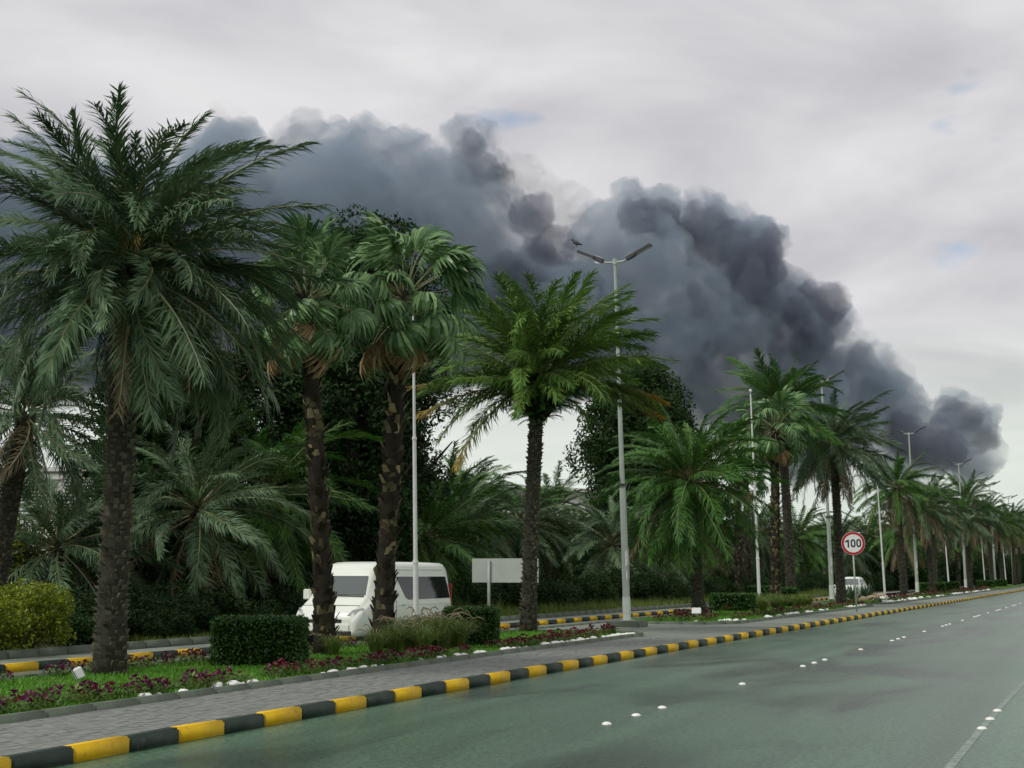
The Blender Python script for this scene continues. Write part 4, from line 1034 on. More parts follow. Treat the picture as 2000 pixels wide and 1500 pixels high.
floodlight(49.3, 5.3, 'small white floodlight at the foot of low date palm', 1.6, R(80))
floodlight(78.8 + 3.6, 4.9, 'small white floodlight at the foot of speed sign palm', 1.8, R(80))

# ------------------------------------------------------------------ lamp posts, flagpoles
LEAN = -R(1.5)                       # the whole row of posts leans slightly
def lamp_mesh():
    H = 11.9; out_ = {}
    mb = MB(); mb.tube([(0, 0, 0.1), (0, 0, 4.6)], [0.125, 0.105], 8); mb.tube([(0, 0, 4.6), (0, 0, H)], [0.085, 0.05], 8)
    out_['pole'] = mb.mesh('pole', M['steel'])
    mb = MB(); mb.box((0, 0, 0.08), (1.1, 1.1, 0.22)); out_['plinth'] = mb.mesh('plinth', M['conc'], bevel=0.03)
    mb = MB(); mb.box((0, 0, 0.205), (0.42, 0.42, 0.03))
    out_['base_plate'] = mb.mesh('base_plate', M['steel'], bevel=0.006)
    mb = MB(); mb.tube([(0, 0, 0.2), (0, 0, 0.95)], [0.137, 0.134], 8, cap=True); out_['painted_foot'] = mb.mesh('painted_foot', M['pole_white'])
    mb = MB(); mb.tube([(0, 0, 4.52), (0, 0, 4.60)], 0.15, 12); mb.tube([(-0.14, 0, 4.56), (-0.24, 0, 4.66), (-0.26, 0, 4.8)], 0.014, 5); mb.tube([(0.14, 0, 4.56), (0.24, 0, 4.66), (0.26, 0, 4.8)], 0.014, 5)
    out_['collar'] = mb.mesh('collar', M['lamp_dark'])
    mb = MB(); mb.tube([(0, 0, H - 0.08), (0, 0, H + 0.12)], [0.075, 0.07], 10); out_['top_cap'] = mb.mesh('top_cap', M['steel'])
    for sg, nm in ((-1, 'arm'), (1, 'arm2')):
        mb = MB(); mb.tube([(0, sg * 0.05, H), (0, sg * 0.30, H + 0.01), (0, sg * 0.42, H + 0.08)], [0.035, 0.035, 0.03], 7); out_[nm] = mb.mesh('arm', M['steel'])
        d_ = Vector((0, sg * math.cos(R(25)), math.sin(R(25)))); a = math.atan2(d_.z, 1) * sg
        rot = Matrix.Rotation(R(25) * sg, 3, 'X')
        mb = MB()
        c0 = Vector((0, sg * 0.40, H + 0.08))
        mb.box(c0 + d_ * 0.16, (0.18, 0.34, 0.14), rot=rot)
        mb.box(c0 + d_ * 0.62, (0.26, 0.66, 0.09), rot=rot)
        out_[nm.replace('arm', 'head')] = mb.mesh('lamp_head', M['lamp_dark'], bevel=0.02)
        mb = MB(); mb.box(c0 + d_ * 0.64 - rot @ Vector((0, 0, 0.048)), (0.2, 0.52, 0.012), rot=rot); out_[nm.replace('arm', 'lens')] = mb.mesh('lens', M['lamp_glass'])
        mb = MB(); mb.box(c0 + d_ * 0.16 + rot @ Vector((0, 0, 0.075)), (0.15, 0.3, 0.02), rot=rot); out_[nm.replace('arm', 'cover')] = mb.mesh('cover', M['alu'], bevel=0.006)
    # torn paper notices pasted round the shaft
    rnd = random.Random(4); mb = MB()
    for (a0, a1, z0, z1) in ((3.4, 4.3, 1.95, 2.45), (4.55, 5.2, 1.55, 2.5), (3.5, 4.0, 1.5, 1.8), (5.0, 5.6, 2.0, 2.3)):
        n = 5; vs_ = []
        for k in range(n + 1):
            a = a0 + (a1 - a0) * k / n
            for z_ in (z0 + rnd.uniform(-0.06, 0.06), z1 + rnd.uniform(-0.06, 0.06)): vs_.append((0.127 * math.cos(a), 0.127 * math.sin(a), z_))
        mb.add(vs_, [(2 * k, 2 * k + 2, 2 * k + 3, 2 * k + 1) for k in range(n)])
    out_['notice'] = mb.mesh('torn_notice', M['paper'])
    return out_
LMP = lamp_mesh()
def lamp(s, d, label, group=None, plinth=True, z=0.13, notice=True, sc_=1.0):
    root = empty('street_lamp', rc(s, d, z), (0, LEAN, yaw(s))); tag(root, label, 'street lamp', group)
    root.rotation_euler = (Matrix.Rotation(LEAN, 4, 'Y') @ Matrix.Rotation(yaw(s), 4, 'Z')).to_euler()
    root.scale = (sc_,) * 3
    h = {}
    for k, me in LMP.items():
        if k == 'plinth' and not plinth: continue
        if k == 'notice' and not notice: continue
        if k.startswith(('lens', 'cover')): continue
        o = put(me.name.split('.')[0], me, root); h[k] = o
    for sfx in ('', '2'):
        put('lens', LMP['lens' + sfx], h['head' + sfx]); put('cover', LMP['cover' + sfx], h['head' + sfx])
    return root
lampA = lamp(38.6, 4.95, 'twin-arm street lamp on a concrete plinth with torn notices and bird')
lamp(85.5, 6.0, 'twin-arm street lamp beside the palm behind speed sign', plinth=False, sc_=1.11)
lamp(126.8, 5.7, 'twin-arm street lamp in the bed beyond the boulders', plinth=False, sc_=1.12)
for s in (178.5, 226, 268, 312):
    lamp(s, 6.2, 'distant twin-arm street lamp along the median', 'distant street lamps', plinth=False, notice=False, sc_=1.18)
# bird on the arm
bp = lampA.matrix_basis @ Vector((0, 1.30, 12.53))
mb = MB()
mb.tube([(-0.20, 0, 0.06), (-0.10, 0, 0.09), (0.0, 0, 0.13), (0.08, 0, 0.17), (0.11, 0, 0.22), (0.14, 0, 0.25), (0.17, 0, 0.245), (0.21, 0, 0.235)], [0.012, 0.035, 0.065, 0.06, 0.035, 0.038, 0.025, 0.003], 10)
mb.tube([(0.0, 0.02, 0.09), (0.0, 0.02, 0.0)], 0.006, 4); mb.tube([(0.0, -0.02, 0.09), (0.0, -0.02, 0.0)], 0.006, 4)
tag(put('bird', mb.mesh('bird', M['bird'], smooth=True), None, bp, (0, 0, R(150)), 1.1), 'small dark bird perched on the tip of street lamp arm', 'bird')

def flag_mesh():
    o_ = {}
    segs = [(0, 2.4, 0.085, 0.08), (2.4, 6.2, 0.065, 0.06), (6.2, 10.4, 0.048, 0.035)]
    mb = MB()
    for a, b, r0, r1 in segs: mb.tube([(0, 0, a if a else -0.05), (0, 0, b)], [r0, r1], 12)
    o_['shaft'] = mb.mesh('shaft', M['alu'], smooth=False)
    for k, z in enumerate((2.4, 6.2)):
        mb = MB(); mb.tube([(0, 0, z - 0.05), (0, 0, z + 0.04)], [0.094 - 0.018 * k, 0.088 - 0.018 * k], 12); o_['collar%d' % k] = mb.mesh('collar', M['alu'])
    mb = MB(); mb.tube([(0, 0, 10.4), (0, 0, 10.48), (0, 0, 10.53), (0, 0, 10.60), (0, 0, 10.66)], [0.03, 0.03, 0.07, 0.07, 0.02], 12); o_['finial'] = mb.mesh('finial', M['alu'], smooth=True)
    mb = MB(); mb.box((0, 0, 0.0), (0.35, 0.35, 0.03)); o_['foot_plate'] = mb.mesh('foot_plate', M['steel'])
    return o_
FLG = flag_mesh()
def flagpole(s, d, label, group=None, extra=0.0, sc_=1.0):
    root = empty('flagpole', rc(s, d, BZ + 0.01), (0, LEAN * (0.6 if s < 30 else 1) + extra, 0), sc_); tag(root, label, 'flagpole', group)
    for k, me in FLG.items(): put(me.name.split('.')[0], me, root)
flagpole(24.5, 6.2, 'bare aluminium flagpole in front of the white van', sc_=0.8)
flagpole(66.5, 6.4, 'bare flagpole with ball finial beside the clipped hedge')
flagpole(110.5, 6.2, 'bare flagpole behind the agaves and boulders', None, -R(1.0))
for s in (157.2, 204.5, 246): flagpole(s, 6.0, 'distant bare flagpole along the median', 'distant flagpoles', -R(1.5))

# ------------------------------------------------------------------ signs
def disc(r_, th, n=48):
    mb = MB(); vs_ = [(x, r_ * math.cos(k * 2 * math.pi / n), r_ * math.sin(k * 2 * math.pi / n)) for x in (-th / 2, th / 2) for k in range(n)]
    mb.add(vs_, [tuple(range(n)), tuple(range(2 * n - 1, n - 1, -1))] + [(k, n + k, n + (k + 1) % n, (k + 1) % n) for k in range(n)])
    return mb
def ring(ra, rb, x0, x1, n=48):
    mb = MB(); vs_ = []
    for k in range(n):
        a = k * 2 * math.pi / n
        for r_, x in ((ra, x0), (ra, x1), (rb, x1), (rb, x0)): vs_.append((x, r_ * math.cos(a), r_ * math.sin(a)))
    fs = []
    for k in range(n):
        k2 = (k + 1) % n
        for q in range(4): fs.append((4 * k + q, 4 * k + (q + 1) % 4, 4 * k2 + (q + 1) % 4, 4 * k2 + q))
    mb.add(vs_, fs); return mb
sg = empty('speed_limit_sign', rc(63.2, 1.28, 0.13), (0, -R(2.2), 0))
tag(sg, 'round red-rimmed speed limit sign reading 100 on a thin post', 'road sign')
mb = MB(); mb.tube([(0, 0, -0.1), (0, 0, 3.45)], 0.04, 10); put('post', mb.mesh('post', M['steel'], smooth=True), sg)
zc_ = 3.08
dk = put('disc', disc(0.53, 0.02).mesh('disc', M['sign_white']), sg, (0.02, -0.06, zc_), (0, 0, -R(90) - R(10)))
put('rim', ring(0.415, 0.518, 0.0102, 0.0145).mesh('rim', M['sign_red']), dk)
def numeral_one(h, st, m):
    mb = MB(); pts = [(-0.02, -h / 2), (-0.02 + st, -h / 2), (-0.02 + st, h / 2), (-0.02 + st * 0.25, h / 2), (-0.12, h * 0.30), (-0.12, h * 0.12), (-0.02, h * 0.24)]
    n = len(pts); vs_ = [(x, p, q) for x in (0.0, 0.004) for p, q in pts]
    mb.add(vs_, [tuple(range(n, 2 * n)), tuple(range(n - 1, -1, -1))] + [(k, (k + 1) % n, n + (k + 1) % n, n + k) for k in range(n)])
    return mb.mesh('numeral', m)
def numeral_zero(h, wd, st, m, n=32):
    mb = MB(); vs_ = []
    for k in range(n):
        a = k * 2 * math.pi / n; c, q = math.cos(a), math.sin(a)
        c = math.copysign(abs(c) ** 0.8, c); q = math.copysign(abs(q) ** 0.8, q)
        for e, x in ((0, 0.0), (0, 0.004), (st, 0.004), (st, 0.0)): vs_.append((x, (wd / 2 - e) * c, (h / 2 - e) * q))
    fs = []
    for k in range(n):
        k2 = (k + 1) % n
        for q in range(4): fs.append((4 * k + q, 4 * k + (q + 1) % 4, 4 * k2 + (q + 1) % 4, 4 * k2 + q))
    mb.add(vs_, fs); return mb.mesh('numeral', m)
put('numeral', numeral_one(0.36, 0.068, M['sign_black']), dk, (0.0105, -0.235, 0))
zero = numeral_zero(0.37, 0.225, 0.066, M['sign_black'])
for y_ in (-0.005, 0.248): put('numeral', zero, dk, (0.0105, y_, 0))
mb = MB(); mb.box((0, -0.01, zc_), (0.16, 0.10, 0.06)); put('clamp', mb.mesh('clamp', M['steel']), sg)

ws = empty('road_sign', rc(38.8, 9.75, 0.13), (0, LEAN * 0.5, yaw(38.8) + R(4)))
tag(ws, 'blank back of a large rectangular sign on a grey post', 'road sign')
mb = MB(); mb.box((-0.06, -0.55, 1.80), (0.03, 2.3, 0.80)); put('panel', mb.mesh('panel', M['sign_back'], bevel=0.008), ws)
for y_ in (0.0,):
    mb = MB(); mb.tube([(-0.13, y_, -0.1), (-0.13, y_, 2.15)], 0.05, 10); put('post', mb.mesh('post', M['steel'], smooth=True), ws)
mb = MB(); mb.box((-0.085, 0.0, 1.55), (0.03, 0.16, 0.05)); mb.box((-0.085, 0.0, 2.05), (0.03, 0.16, 0.05)); put('clamp', mb.mesh('clamp', M['steel']), ws)

# ------------------------------------------------------------------ vehicles
def loft_body(stations, name, m, nz=7):
    """stations: (x, half width at belt, z bottom, z belt, z top, roof half width, corner radius)"""
    mb = MB(); rings = []
    for (x, wb, z0, zb, zt, wr, cr) in stations:
        half = [(wb * 0.96, z0), (wb, z0 + 0.10), (wb, zb - 0.15), (wb * 0.995, zb)]
        for q in (0.35, 0.7): half.append((wb + (wr - wb) * q, zb + (zt - cr - zb) * q))
        half.append((wr, zt - cr)); half.append((wr - cr * 0.3, zt - cr * 0.35)); half.append((wr - cr, zt - 0.01)); half.append((wr * 0.45, zt + 0.005))
        r_ = [(x, y, z) for y, z in half] + [(x, -y, z) for y, z in reversed(half)]
        rings.append(r_)
    n = len(rings[0]); vs_ = [p for r_ in rings for p in r_]; fs = []
    for i in range(len(rings) - 1):
        for k in range(n):
            k2 = (k + 1) % n; fs.append((i * n + k, i * n + k2, (i + 1) * n + k2, (i + 1) * n + k))
    fs.append(tuple(range(n))); fs.append(tuple(range((len(rings) - 1) * n + n - 1, (len(rings) - 1) * n - 1, -1)))
    mb.add(vs_, fs)
    me = mb.mesh(name, m)
    bm = bmesh.new(); bm.from_mesh(me); bmesh.ops.recalc_face_normals(bm, faces=bm.faces); bm.to_mesh(me); bm.free()
    me.polygons.foreach_set('use_smooth', [True] * len(me.polygons))
    for p in me.polygons:
        if len(p.vertices) > 4: p.use_smooth = False
    return me
def panel(pts_out, pts_in, m, name):
    """a glazed panel: outer polygon with a few millimetres of thickness"""
    n = len(pts_out); mb = MB(); mb.add(list(pts_out) + list(pts_in), [tuple(range(n)), tuple(range(2 * n - 1, n - 1, -1))] + [(k, n + k, n + (k + 1) % n, (k + 1) % n) for k in range(n)])
    return mb.mesh(name, m)
def wheel(root, x, y, r_=0.34, wd=0.22):
    wl = empty('wheel', (x, y, r_)); wl.parent = root
    mb = MB(); n = 24; prof = [(r_ * 0.62, -wd / 2), (r_ * 0.93, -wd / 2), (r_, -wd / 2 + 0.03), (r_, wd / 2 - 0.03), (r_ * 0.93, wd / 2), (r_ * 0.62, wd / 2)]
    vs_ = [(a * math.cos(k * 2 * math.pi / n), b, a * math.sin(k * 2 * math.pi / n)) for k in range(n) for a, b in prof]; q = len(prof); fs = []
    for k in range(n):
        for j in range(q - 1): fs.append((k * q + j, k * q + j + 1, ((k + 1) % n) * q + j + 1, ((k + 1) % n) * q + j))
    mb.add(vs_, fs); put('tyre', mb.mesh('tyre', M['rubber'], smooth=True), wl)
    mb = MB(); mb.tube([(0, -wd * 0.32, 0), (0, wd * 0.32, 0)], r_ * 0.63, 20); mb.tube([(0, -wd * 0.4, 0), (0, wd * 0.4, 0)], r_ * 0.2, 12)
    for k in range(5):
        a = k * 1.2566; mb.box((math.cos(a) * r_ * 0.36, 0, math.sin(a) * r_ * 0.36), (r_ * 0.5, wd * 0.74, r_ * 0.14), rot=Matrix.Rotation(-a, 3, 'Y'))
    put('rim', mb.mesh('rim', M['alu']), wl)
def plate(root, x, z, y=0.0):
    mb = MB(); mb.box((x, y, z), (0.015, 0.42, 0.13)); put('number_plate', mb.mesh('number_plate', M['sign_white']), root)
def side_glass(root, segs, wy, name='window', dy_=0.006):
    """segs: list of polygons [(x,z),...]; wy(z): half width of the body there"""
    for sgn in (-1, 1):
        for poly in segs:
            a = [(x, sgn * (wy(z) + dy_), z) for x, z in poly]; b = [(x, sgn * (wy(z) - 0.01), z) for x, z in poly]
            put(name, panel(a, b, M['glass'], name), root)

# --- white high-roof van on the slip road, coming towards the camera
van = empty('van', rc(26.6, 8.25, 0.005), (0, 0, yaw(27.3) + math.pi - R(3)))
tag(van, 'white high-roof passenger van behind the two shaggy fan palms', 'van')
VH = 2.12
st = [(-2.70, 0.86, 0.42, 1.10, VH - 0.28, 0.72, 0.10), (-2.66, 0.91, 0.36, 1.10, VH - 0.12, 0.76, 0.12), (-2.45, 0.94, 0.33, 1.12, VH - 0.01, 0.78, 0.14), (-1.5, 0.95, 0.30, 1.12, VH, 0.79, 0.15), (0.2, 0.95, 0.30, 1.12, VH, 0.79, 0.15),
      (1.00, 0.95, 0.30, 1.12, VH - 0.01, 0.78, 0.16), (1.36, 0.95, 0.30, 1.12, VH - 0.07, 0.77, 0.17), (1.56, 0.95, 0.30, 1.12, VH - 0.18, 0.755, 0.16), (1.66, 0.95, 0.30, 1.12, VH - 0.34, 0.76, 0.13), (1.84, 0.95, 0.30, 1.11, VH - 0.60, 0.785, 0.11), (2.02, 0.95, 0.30, 1.06, 1.24, 0.82, 0.08),
      (2.22, 0.945, 0.30, 0.98, 1.13, 0.84, 0.08), (2.45, 0.92, 0.30, 0.88, 1.02, 0.82, 0.08), (2.62, 0.87, 0.30, 0.74, 0.88, 0.78, 0.08), (2.70, 0.78, 0.32, 0.62, 0.70, 0.70, 0.05)]
body = put('body', loft_body(st, 'body', M['paint']), van)
def vw(z): return 0.95 + (0.79 - 0.95) * max(0, (z - 1.12)) / (VH - 0.15 - 1.12)
side_glass(van, [[(-2.50, 1.17), (0.0, 1.15), (0.16, 1.22), (0.52, 1.74), (-2.42, 1.74)], [(0.80, 1.17), (1.45, 1.15), (1.62, 1.26), (1.28, 1.74), (0.92, 1.74)]], vw)
# windscreen lies on the raked front
zs0, zs1 = VH - 0.37, 1.27
def wsx(z): return 1.66 + (2.01 - 1.66) * (VH - 0.35 - z) / (VH - 0.35 - 1.25)
pa = [(wsx(zs1) + 0.01, -0.74, zs1 + 0.02), (wsx(zs1) + 0.02, 0.0, zs1 + 0.02), (wsx(zs1) + 0.01, 0.74, zs1 + 0.02), (wsx(zs0) + 0.02, 0.66, zs0), (wsx(zs0) + 0.03, 0.0, zs0), (wsx(zs0) + 0.02, -0.66, zs0)]
put('windscreen', panel([(x, y, z + 0.012) for x, y, z in pa], [(x - 0.03, y, z - 0.02) for x, y, z in pa], M['screen'], 'windscreen'), van)
mb = MB(); mb.tube([(2.03, -0.72, 1.262), (2.05, 0, 1.268), (2.03, 0.72, 1.262)], 0.014, 5); put('wiper', mb.mesh('wiper', M['trim']), van)
for sgn in (-1, 1):
    pts = [(2.36, 0.895, 0.98), (2.58, 0.72, 0.93), (2.665, 0.60, 0.80), (2.60, 0.80, 0.74), (2.38, 0.93, 0.80)]
    a = [(x + 0.018, sgn * (y + 0.015), z + 0.004) for x, y, z in pts]; b = [(x - 0.03, sgn * (y - 0.03), z) for x, y, z in pts]
    put('headlight', panel(a, b, M['headlamp'], 'headlight'), van)
    mb = MB(); mb.box((1.72, sgn * 1.06, 1.30), (0.10, 0.20, 0.26)); mb.box((1.74, sgn * 0.96, 1.22), (0.05, 0.14, 0.05)); put('mirror', mb.mesh('mirror', M['paint'], bevel=0.02), van)
    mb = MB(); mb.box((-2.66, sgn * 0.86, 1.25), (0.06, 0.12, 0.6)); put('tail_light', mb.mesh('tail_light', M['tail'], bevel=0.01), van)
    mb = MB(); mb.box((0.30, sgn * 0.957, 1.02), (0.16, 0.02, 0.035)); put('door_handle', mb.mesh('door_handle', M['chrome']), van)
    mb = MB(); mb.box((-0.6, sgn * 0.805, VH - 0.20), (3.4, 0.015, 0.03)); put('drip_rail', mb.mesh('drip_rail', M['paint']), van)
    for x in (-1.65, 1.62): wheel(van, x, sgn * 0.84, 0.34)
for sgn in (-1, 1):
    for x in (0.70, -0.55, 1.72):       # door seams
        mb = MB(); mb.box((x, sgn * 0.9515, 0.78), (0.012, 0.006, 0.72)); put('door_seam', mb.mesh('door_seam', M['trim']), van)
    mb = MB(); mb.box((-0.6, sgn * 0.953, 1.03), (3.9, 0.012, 0.03)); put('body_crease', mb.mesh('body_crease', M['paint'], bevel=0.004), van)
    mb = MB(); mb.box((-0.9, sgn * 0.953, 0.36), (1.0, 0.02, 0.10)); put('sill', mb.mesh('sill', M['trim']), van)
mb = MB(); mb.tube([(2.40, -0.80, 1.035), (2.47, 0, 1.045), (2.40, 0.80, 1.035)], 0.008, 4); put('bonnet_seam', mb.mesh('bonnet_seam', M['trim']), van)
mb = MB(); mb.box((2.69, 0, 0.50), (0.10, 1.42, 0.20)); put('bumper', mb.mesh('bumper', M['paint'], bevel=0.03), van)
mb = MB(); mb.box((2.68, 0, 0.66), (0.06, 0.95, 0.09)); put('grille', mb.mesh('grille', M['trim'], bevel=0.01), van)
mb = MB(); mb.box((2.66, 0, 0.365), (0.10, 1.5, 0.11)); put('lower_grille', mb.mesh('lower_grille', M['trim'], bevel=0.01), van)
plate(van, 2.75, 0.52)

# --- white car facing the camera farther along the slip road
car = empty('car', rc(107.5, 8.2, 0.005), (0, 0, yaw(107.5) + math.pi + R(0)))
tag(car, 'white car facing forward behind the speed sign palm', 'car')
CH = 1.62
st = [(-2.25, 0.80, 0.45, 0.85, 1.05, 0.66, 0.08), (-2.15, 0.88, 0.34, 0.90, 1.30, 0.66, 0.10), (-1.75, 0.92, 0.28, 0.92, CH - 0.06, 0.64, 0.12), (-1.0, 0.93, 0.26, 0.92, CH, 0.66, 0.12), (0.0, 0.93, 0.26, 0.92, CH - 0.02, 0.66, 0.12), (0.45, 0.93, 0.26, 0.92, CH - 0.14, 0.66, 0.12),
      (0.95, 0.93, 0.26, 0.92, 1.20, 0.72, 0.10), (1.20, 0.93, 0.26, 0.88, 1.02, 0.78, 0.08), (1.75, 0.92, 0.28, 0.82, 0.95, 0.78, 0.08), (2.10, 0.86, 0.28, 0.70, 0.84, 0.74, 0.07), (2.25, 0.74, 0.30, 0.60, 0.68, 0.64, 0.05)]
put('body', loft_body(st, 'body', M['paint']), car)
def cw(z): return 0.93 + (0.66 - 0.93) * max(0, z - 0.92) / (CH - 0.12 - 0.92)
side_glass(car, [[(-1.7, 0.98), (-0.75, 0.98), (-0.75, 1.42), (-1.55, 1.42)], [(-0.68, 0.98), (0.78, 0.98), (0.32, 1.42), (-0.68, 1.42)]], cw)
pa = [(1.13, -0.70, 1.06), (1.15, 0, 1.06), (1.13, 0.70, 1.06), (0.50, 0.58, 1.46), (0.52, 0, 1.47), (0.50, -0.58, 1.46)]
put('windscreen', panel([(x + 0.02, y, z + 0.02) for x, y, z in pa], [(x - 0.03, y, z - 0.03) for x, y, z in pa], M['screen'], 'windscreen'), car)
for sgn in (-1, 1):
    pts = [(1.95, 0.88, 0.80), (2.20, 0.66, 0.76), (2.24, 0.55, 0.68), (2.12, 0.80, 0.66)]
    put('headlight', panel([(x + 0.02, sgn * (y + 0.02), z) for x, y, z in pts], [(x - 0.03, sgn * (y - 0.03), z) for x, y, z in pts], M['headlamp'], 'headlight'), car)
    mb = MB(); mb.box((0.75, sgn * 1.02, 1.0), (0.12, 0.2, 0.14)); put('mirror', mb.mesh('mirror', M['paint'], bevel=0.02), car)
    for x in (-1.35, 1.38): wheel(car, x, sgn * 0.82, 0.33)
mb = MB(); mb.box((2.235, 0, 0.46), (0.10, 1.35, 0.30)); put('lower_grille', mb.mesh('lower_grille', M['trim'], bevel=0.03), car)
mb = MB(); mb.box((2.25, 0, 0.66), (0.04, 0.8, 0.06)); put('grille', mb.mesh('grille', M['chrome'], bevel=0.01), car)
plate(car, 2.295, 0.45)

# ------------------------------------------------------------------ buildings behind the trees
def building(loc, rz, size, label, wallm, louvre=None, bays=3, name='building', roof=True):
    root = empty(name, loc, (0, 0, rz)); tag(root, label, 'building')
    sx, sy, sz = size
    mb = MB(); mb.box((0, sy / 2, sz / 2), (sx, sy, sz)); put('wall', mb.mesh('wall', wallm), root)
    if louvre:
        z0, z1 = louvre; bw = sx / bays
        for b in range(bays):
            x0 = -sx / 2 + b * bw + bw * 0.06; x1 = x0 + bw * 0.82
            mb = MB(); mb.box(((x0 + x1) / 2, -0.02, (z0 + z1) / 2), (x1 - x0, 0.04, z1 - z0)); fr = put('louvre_panel', mb.mesh('louvre_panel', M['lamp_dark']), root)
            mb = MB(); n = int((z1 - z0) / 0.17)
            for k in range(n): mb.box(((x0 + x1) / 2, -0.10, z0 + (k + 0.5) * (z1 - z0) / n), (x1 - x0, 0.14, 0.09), rot=Matrix.Rotation(R(-20), 3, 'X'))
            o_ = put('slat', mb.mesh('slat', M['slat']), fr); o_['kind'] = 'stuff'
    if roof:
        mb = MB(); mb.box((0, sy / 2, sz + 0.12), (sx + 0.5, sy + 0.5, 0.24)); put('roof', mb.mesh('roof', M['wall_pale'], bevel=0.03), root)
        mb = MB(); mb.box((0, -0.06, sz - 0.25), (sx - 0.1, 0.10, 0.3)); put('cornice', mb.mesh('cornice', wallm, bevel=0.02), root)
    return root
building((-27.0, 84, 0.1), R(-6), (16, 8, 6.9), 'pale building with louvred bays glimpsed behind leaning palm', M['wall_pale'], (4.7, 6.5), 4)
# long shed whose pale roof shows above the palms
shed = empty('warehouse', (2.5, 150, 0.1), (0, 0, R(-4))); tag(shed, 'long pale shed with low pitched roof beyond the palms', 'building')
mb = MB(); mb.box((0, 9, 4.1), (32, 18, 8.2)); put('wall', mb.mesh('wall', M['wall_pale']), shed)
mb = MB(); mb.add([(-17, -0.6, 10.9), (17, -0.6, 8.6), (17, 18.6, 8.6), (-17, 18.6, 10.9), (-17, -0.6, 10.6), (17, -0.6, 8.3), (17, 18.6, 8.3), (-17, 18.6, 10.6)], [(0, 1, 2, 3), (7, 6, 5, 4), (0, 4, 5, 1), (1, 5, 6, 2), (2, 6, 7, 3), (3, 7, 4, 0)]); put('roof', mb.mesh('roof', M['wall_pale']), shed)
mb = MB(); mb.add([(-16, 0.05, 8.2), (16, 0.05, 8.2), (16, 0.05, 8.35), (-16, 0.05, 10.5), (-16, 17.9, 8.2), (16, 17.9, 8.2), (16, 17.9, 8.35), (-16, 17.9, 10.5)], [(0, 1, 2, 3), (7, 6, 5, 4), (0, 3, 7, 4), (1, 5, 6, 2)]); put('gable', mb.mesh('gable', M['wall_pale']), shed)
building((47.6, 205, 0.1), R(-12), (2.6, 4, 6.0), 'small louvred building glimpsed between farther median palms', M['wall_grey'], (1.8, 5.6), 1)

# ------------------------------------------------------------------ the smoke
def smoke_mesh(name, puffs, voxel, amp, scale, seed):
    """puffs: (x px, y px, r px, distance, depth offset) surveyed on the photograph, turned to metres at the plume's distance"""
    bm = bmesh.new()
    for (x, y, r_, Y, off) in puffs:
        k = Y / FPX
        c = Vector(((x - 1000) * k, Y + off * k, EYE + (1122 - y) * k))
        bmesh.ops.create_icosphere(bm, subdivisions=3, radius=r_ * k, matrix=Matrix.Translation(c))
    me = bpy.data.meshes.new(name); bm.to_mesh(me); bm.free()
    o = bpy.data.objects.new(name, me); COL.objects.link(o)
    md = o.modifiers.new('r', 'REMESH'); md.mode = 'VOXEL'; md.voxel_size = voxel
    bpy.context.view_layer.update()
    m2 = bpy.data.meshes.new_from_object(o.evaluated_get(bpy.context.evaluated_depsgraph_get()))
    bpy.data.objects.remove(o); bpy.data.meshes.remove(me)
    n = len(m2.vertices)
    co = np.empty(n * 3); m2.vertices.foreach_get('co', co); co = co.reshape(-1, 3)
    no = np.empty(n * 3); m2.vertices.foreach_get('normal', no); no = no.reshape(-1, 3)
    sv = Vector((seed * 13.7, seed * 3.1, seed * 7.7))
    dsp = np.empty(n)
    for i in range(n):
        p = Vector(co[i]) / scale + sv
        v = 0.0; a = 1.0
        for _ in range(5):
            v += a * (1.0 - 2.0 * abs(noise.noise(p))); p = p * 2.1; a *= 0.58
        dsp[i] = v
    dsp = (dsp - dsp.mean())
    co = co + no * (dsp * amp)[:, None]
    m2.vertices.foreach_set('co', co.ravel()); m2.update(); m2.name = name
    return m2
def smoke_mat(name, col, dens, scale=0.0):
    m = bpy.data.materials.new(name); m.use_nodes = True; nt = m.node_tree; nt.nodes.clear()
    o = N(nt, 'ShaderNodeOutputMaterial'); v = N(nt, 'ShaderNodeVolumePrincipled')
    v.inputs['Color'].default_value = (*col, 1); v.inputs['Density'].default_value = dens; v.inputs['Anisotropy'].default_value = 0.1
    if scale:
        t = N(nt, 'ShaderNodeTexCoord'); n = N(nt, 'ShaderNodeTexNoise'); n.inputs['Scale'].default_value = 1.0 / scale; n.inputs['Detail'].default_value = 4; n.inputs['Roughness'].default_value = 0.6; n.inputs['Distortion'].default_value = 0.8
        L(nt, t.outputs['Object'], n.inputs['Vector'])
        r_ = N(nt, 'ShaderNodeMapRange'); r_.inputs['From Min'].default_value = 0.38; r_.inputs['From Max'].default_value = 0.66; r_.inputs['To Min'].default_value = dens * 0.22; r_.inputs['To Max'].default_value = dens * 1.9; L(nt, n.outputs['Fac'], r_.inputs['Value']); L(nt, r_.outputs[0], v.inputs['Density'])
    L(nt, v.outputs[0], o.inputs['Volume'])
    return m
def Yat(x): return 640 + 0.16 * max(0, x)
sr = random.Random(77)
def chain(pts, jit=0.12, sub=2):
    out_ = []
    for (x, y, r_) in pts:
        out_.append((x, y, r_, Yat(x), 0))
        for _ in range(sub):
            a = sr.uniform(0, 6.28); q = r_ * sr.uniform(0.45, 0.7)
            out_.append((x + math.cos(a) * r_ * 0.75, y + math.sin(a) * r_ * 0.6, q, Yat(x), sr.uniform(-0.6, 0.6) * r_))
    return out_
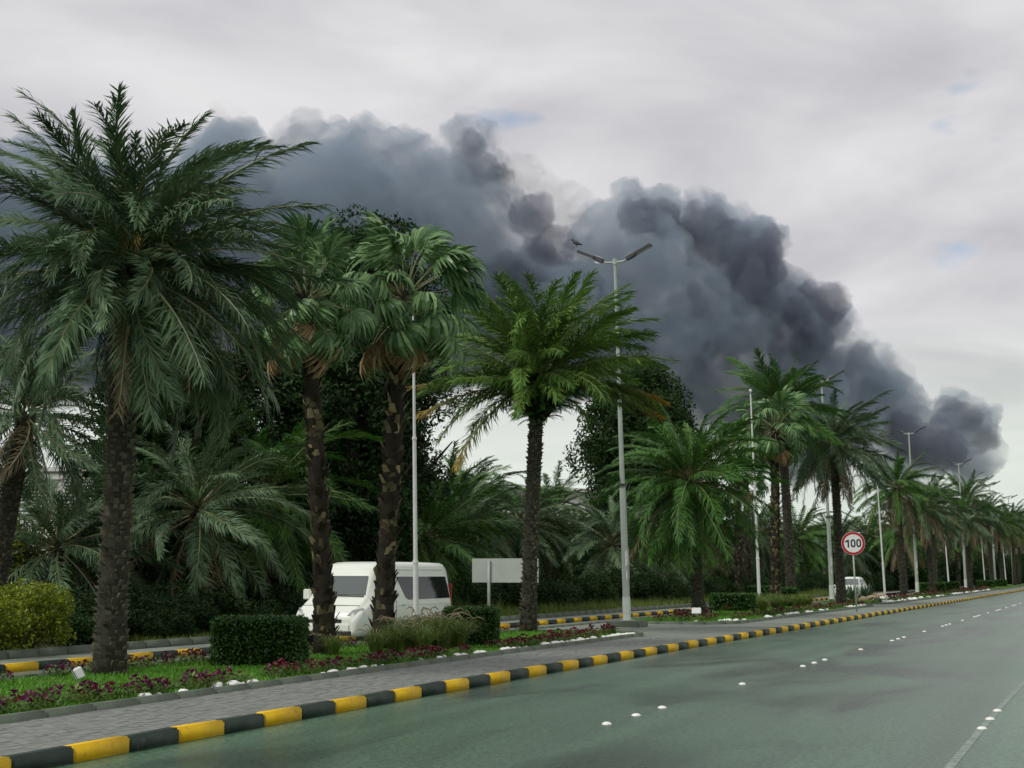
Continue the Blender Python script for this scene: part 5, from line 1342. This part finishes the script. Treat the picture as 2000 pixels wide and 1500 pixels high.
main = chain([(-150, 540, 270), (60, 550, 240), (250, 540, 230), (420, 440, 170), (430, 280, 60), (520, 500, 220), (590, 270, 55), (650, 290, 66), (720, 275, 58), (790, 300, 66), (680, 400, 120), (780, 520, 210), (905, 275, 50), (900, 370, 80), (960, 420, 80), (960, 600, 160), (1120, 650, 140), (1050, 560, 90),
              (1250, 520, 120), (1255, 430, 60), (1300, 650, 165), (1420, 490, 85), (1450, 620, 140), (1480, 740, 140), (1580, 680, 80), (1620, 760, 110), (1650, 670, 45), (1740, 800, 78), (1760, 870, 80), (1840, 860, 66), (1890, 840, 52), (1900, 900, 46), (1600, 840, 100), (1300, 740, 90), (1245, 405, 52), (1290, 410, 56), (1385, 425, 62), (1440, 460, 64), (1480, 470, 56), (1500, 550, 46), (1640, 640, 46), (1690, 690, 46), (915, 265, 52), (925, 320, 56), (1860, 800, 42), (1890, 815, 46), (1925, 860, 36), (1570, 610, 44), (560, 380, 120), (800, 380, 100)], sub=4)
sm = smoke_mesh('smoke_plume', main, 2.0, 3.6, 13.0, 1)
sm.materials.append(smoke_mat('smoke', (0.44, 0.525, 0.615), 0.055, 30.0))
tag(put('smoke_plume', sm), 'huge grey smoke plume drifting across the sky behind the palms', 'smoke', kind='stuff')
dark = chain([(1245, 412, 38), (1290, 415, 42), (1385, 432, 46), (1430, 468, 50), (1468, 500, 44), (1476, 455, 32), (1495, 560, 32), (1420, 540, 40), (1385, 480, 45), (1638, 640, 28), (1686, 695, 30), (1716, 745, 26), (915, 268, 34), (925, 315, 40), (970, 330, 26), (1860, 802, 30), (1888, 820, 34), (1916, 858, 28), (1568, 618, 26), (1600, 660, 30)], sub=3)
for k in range(24):                      # billows bulging out of the near face of the plume
    x = sr.uniform(900, 1820); yt = np.interp(x, [350, 560, 830, 1000, 1170, 1240, 1500, 1700, 1900], [230, 240, 240, 330, 480, 400, 470, 690, 820]); yb = np.interp(x, [350, 1000, 1500, 1900], [650, 720, 820, 920])
    y = yt + 45 + (yb - yt - 45) * sr.random() ** 1.2; r_ = sr.uniform(22, 48)
    dark += [(x + sr.gauss(0, r_ * 0.6), y + sr.gauss(0, r_ * 0.5), r_ * sr.uniform(0.5, 1), Yat(x), -sr.uniform(70, 170)) for _ in range(3)]
dm_ = smoke_mesh('smoke_billow', dark, 2.0, 2.8, 9.0, 2)
dm_.materials.append(smoke_mat('smoke_dense', (0.24, 0.262, 0.335), 0.075))
tag(put('smoke_billow', dm_), 'darker billowing heads along the top of the smoke plume', 'smoke', kind='stuff')
wisp = chain([(1090, 400, 62), (1050, 350, 40), (440, 225, 40), (1560, 560, 40), (1600, 590, 30), (1750, 720, 34), (560, 260, 50), (1010, 330, 50)], sub=3)
wm = smoke_mesh('smoke_wisp', wisp, 2.4, 3.2, 10.0, 3)
wm.materials.append(smoke_mat('smoke_thin', (0.62, 0.63, 0.66), 0.024, 14.0))
tag(put('smoke_wisp', wm), 'thin pale wisps breaking away above the smoke plume', 'smoke', kind='stuff')
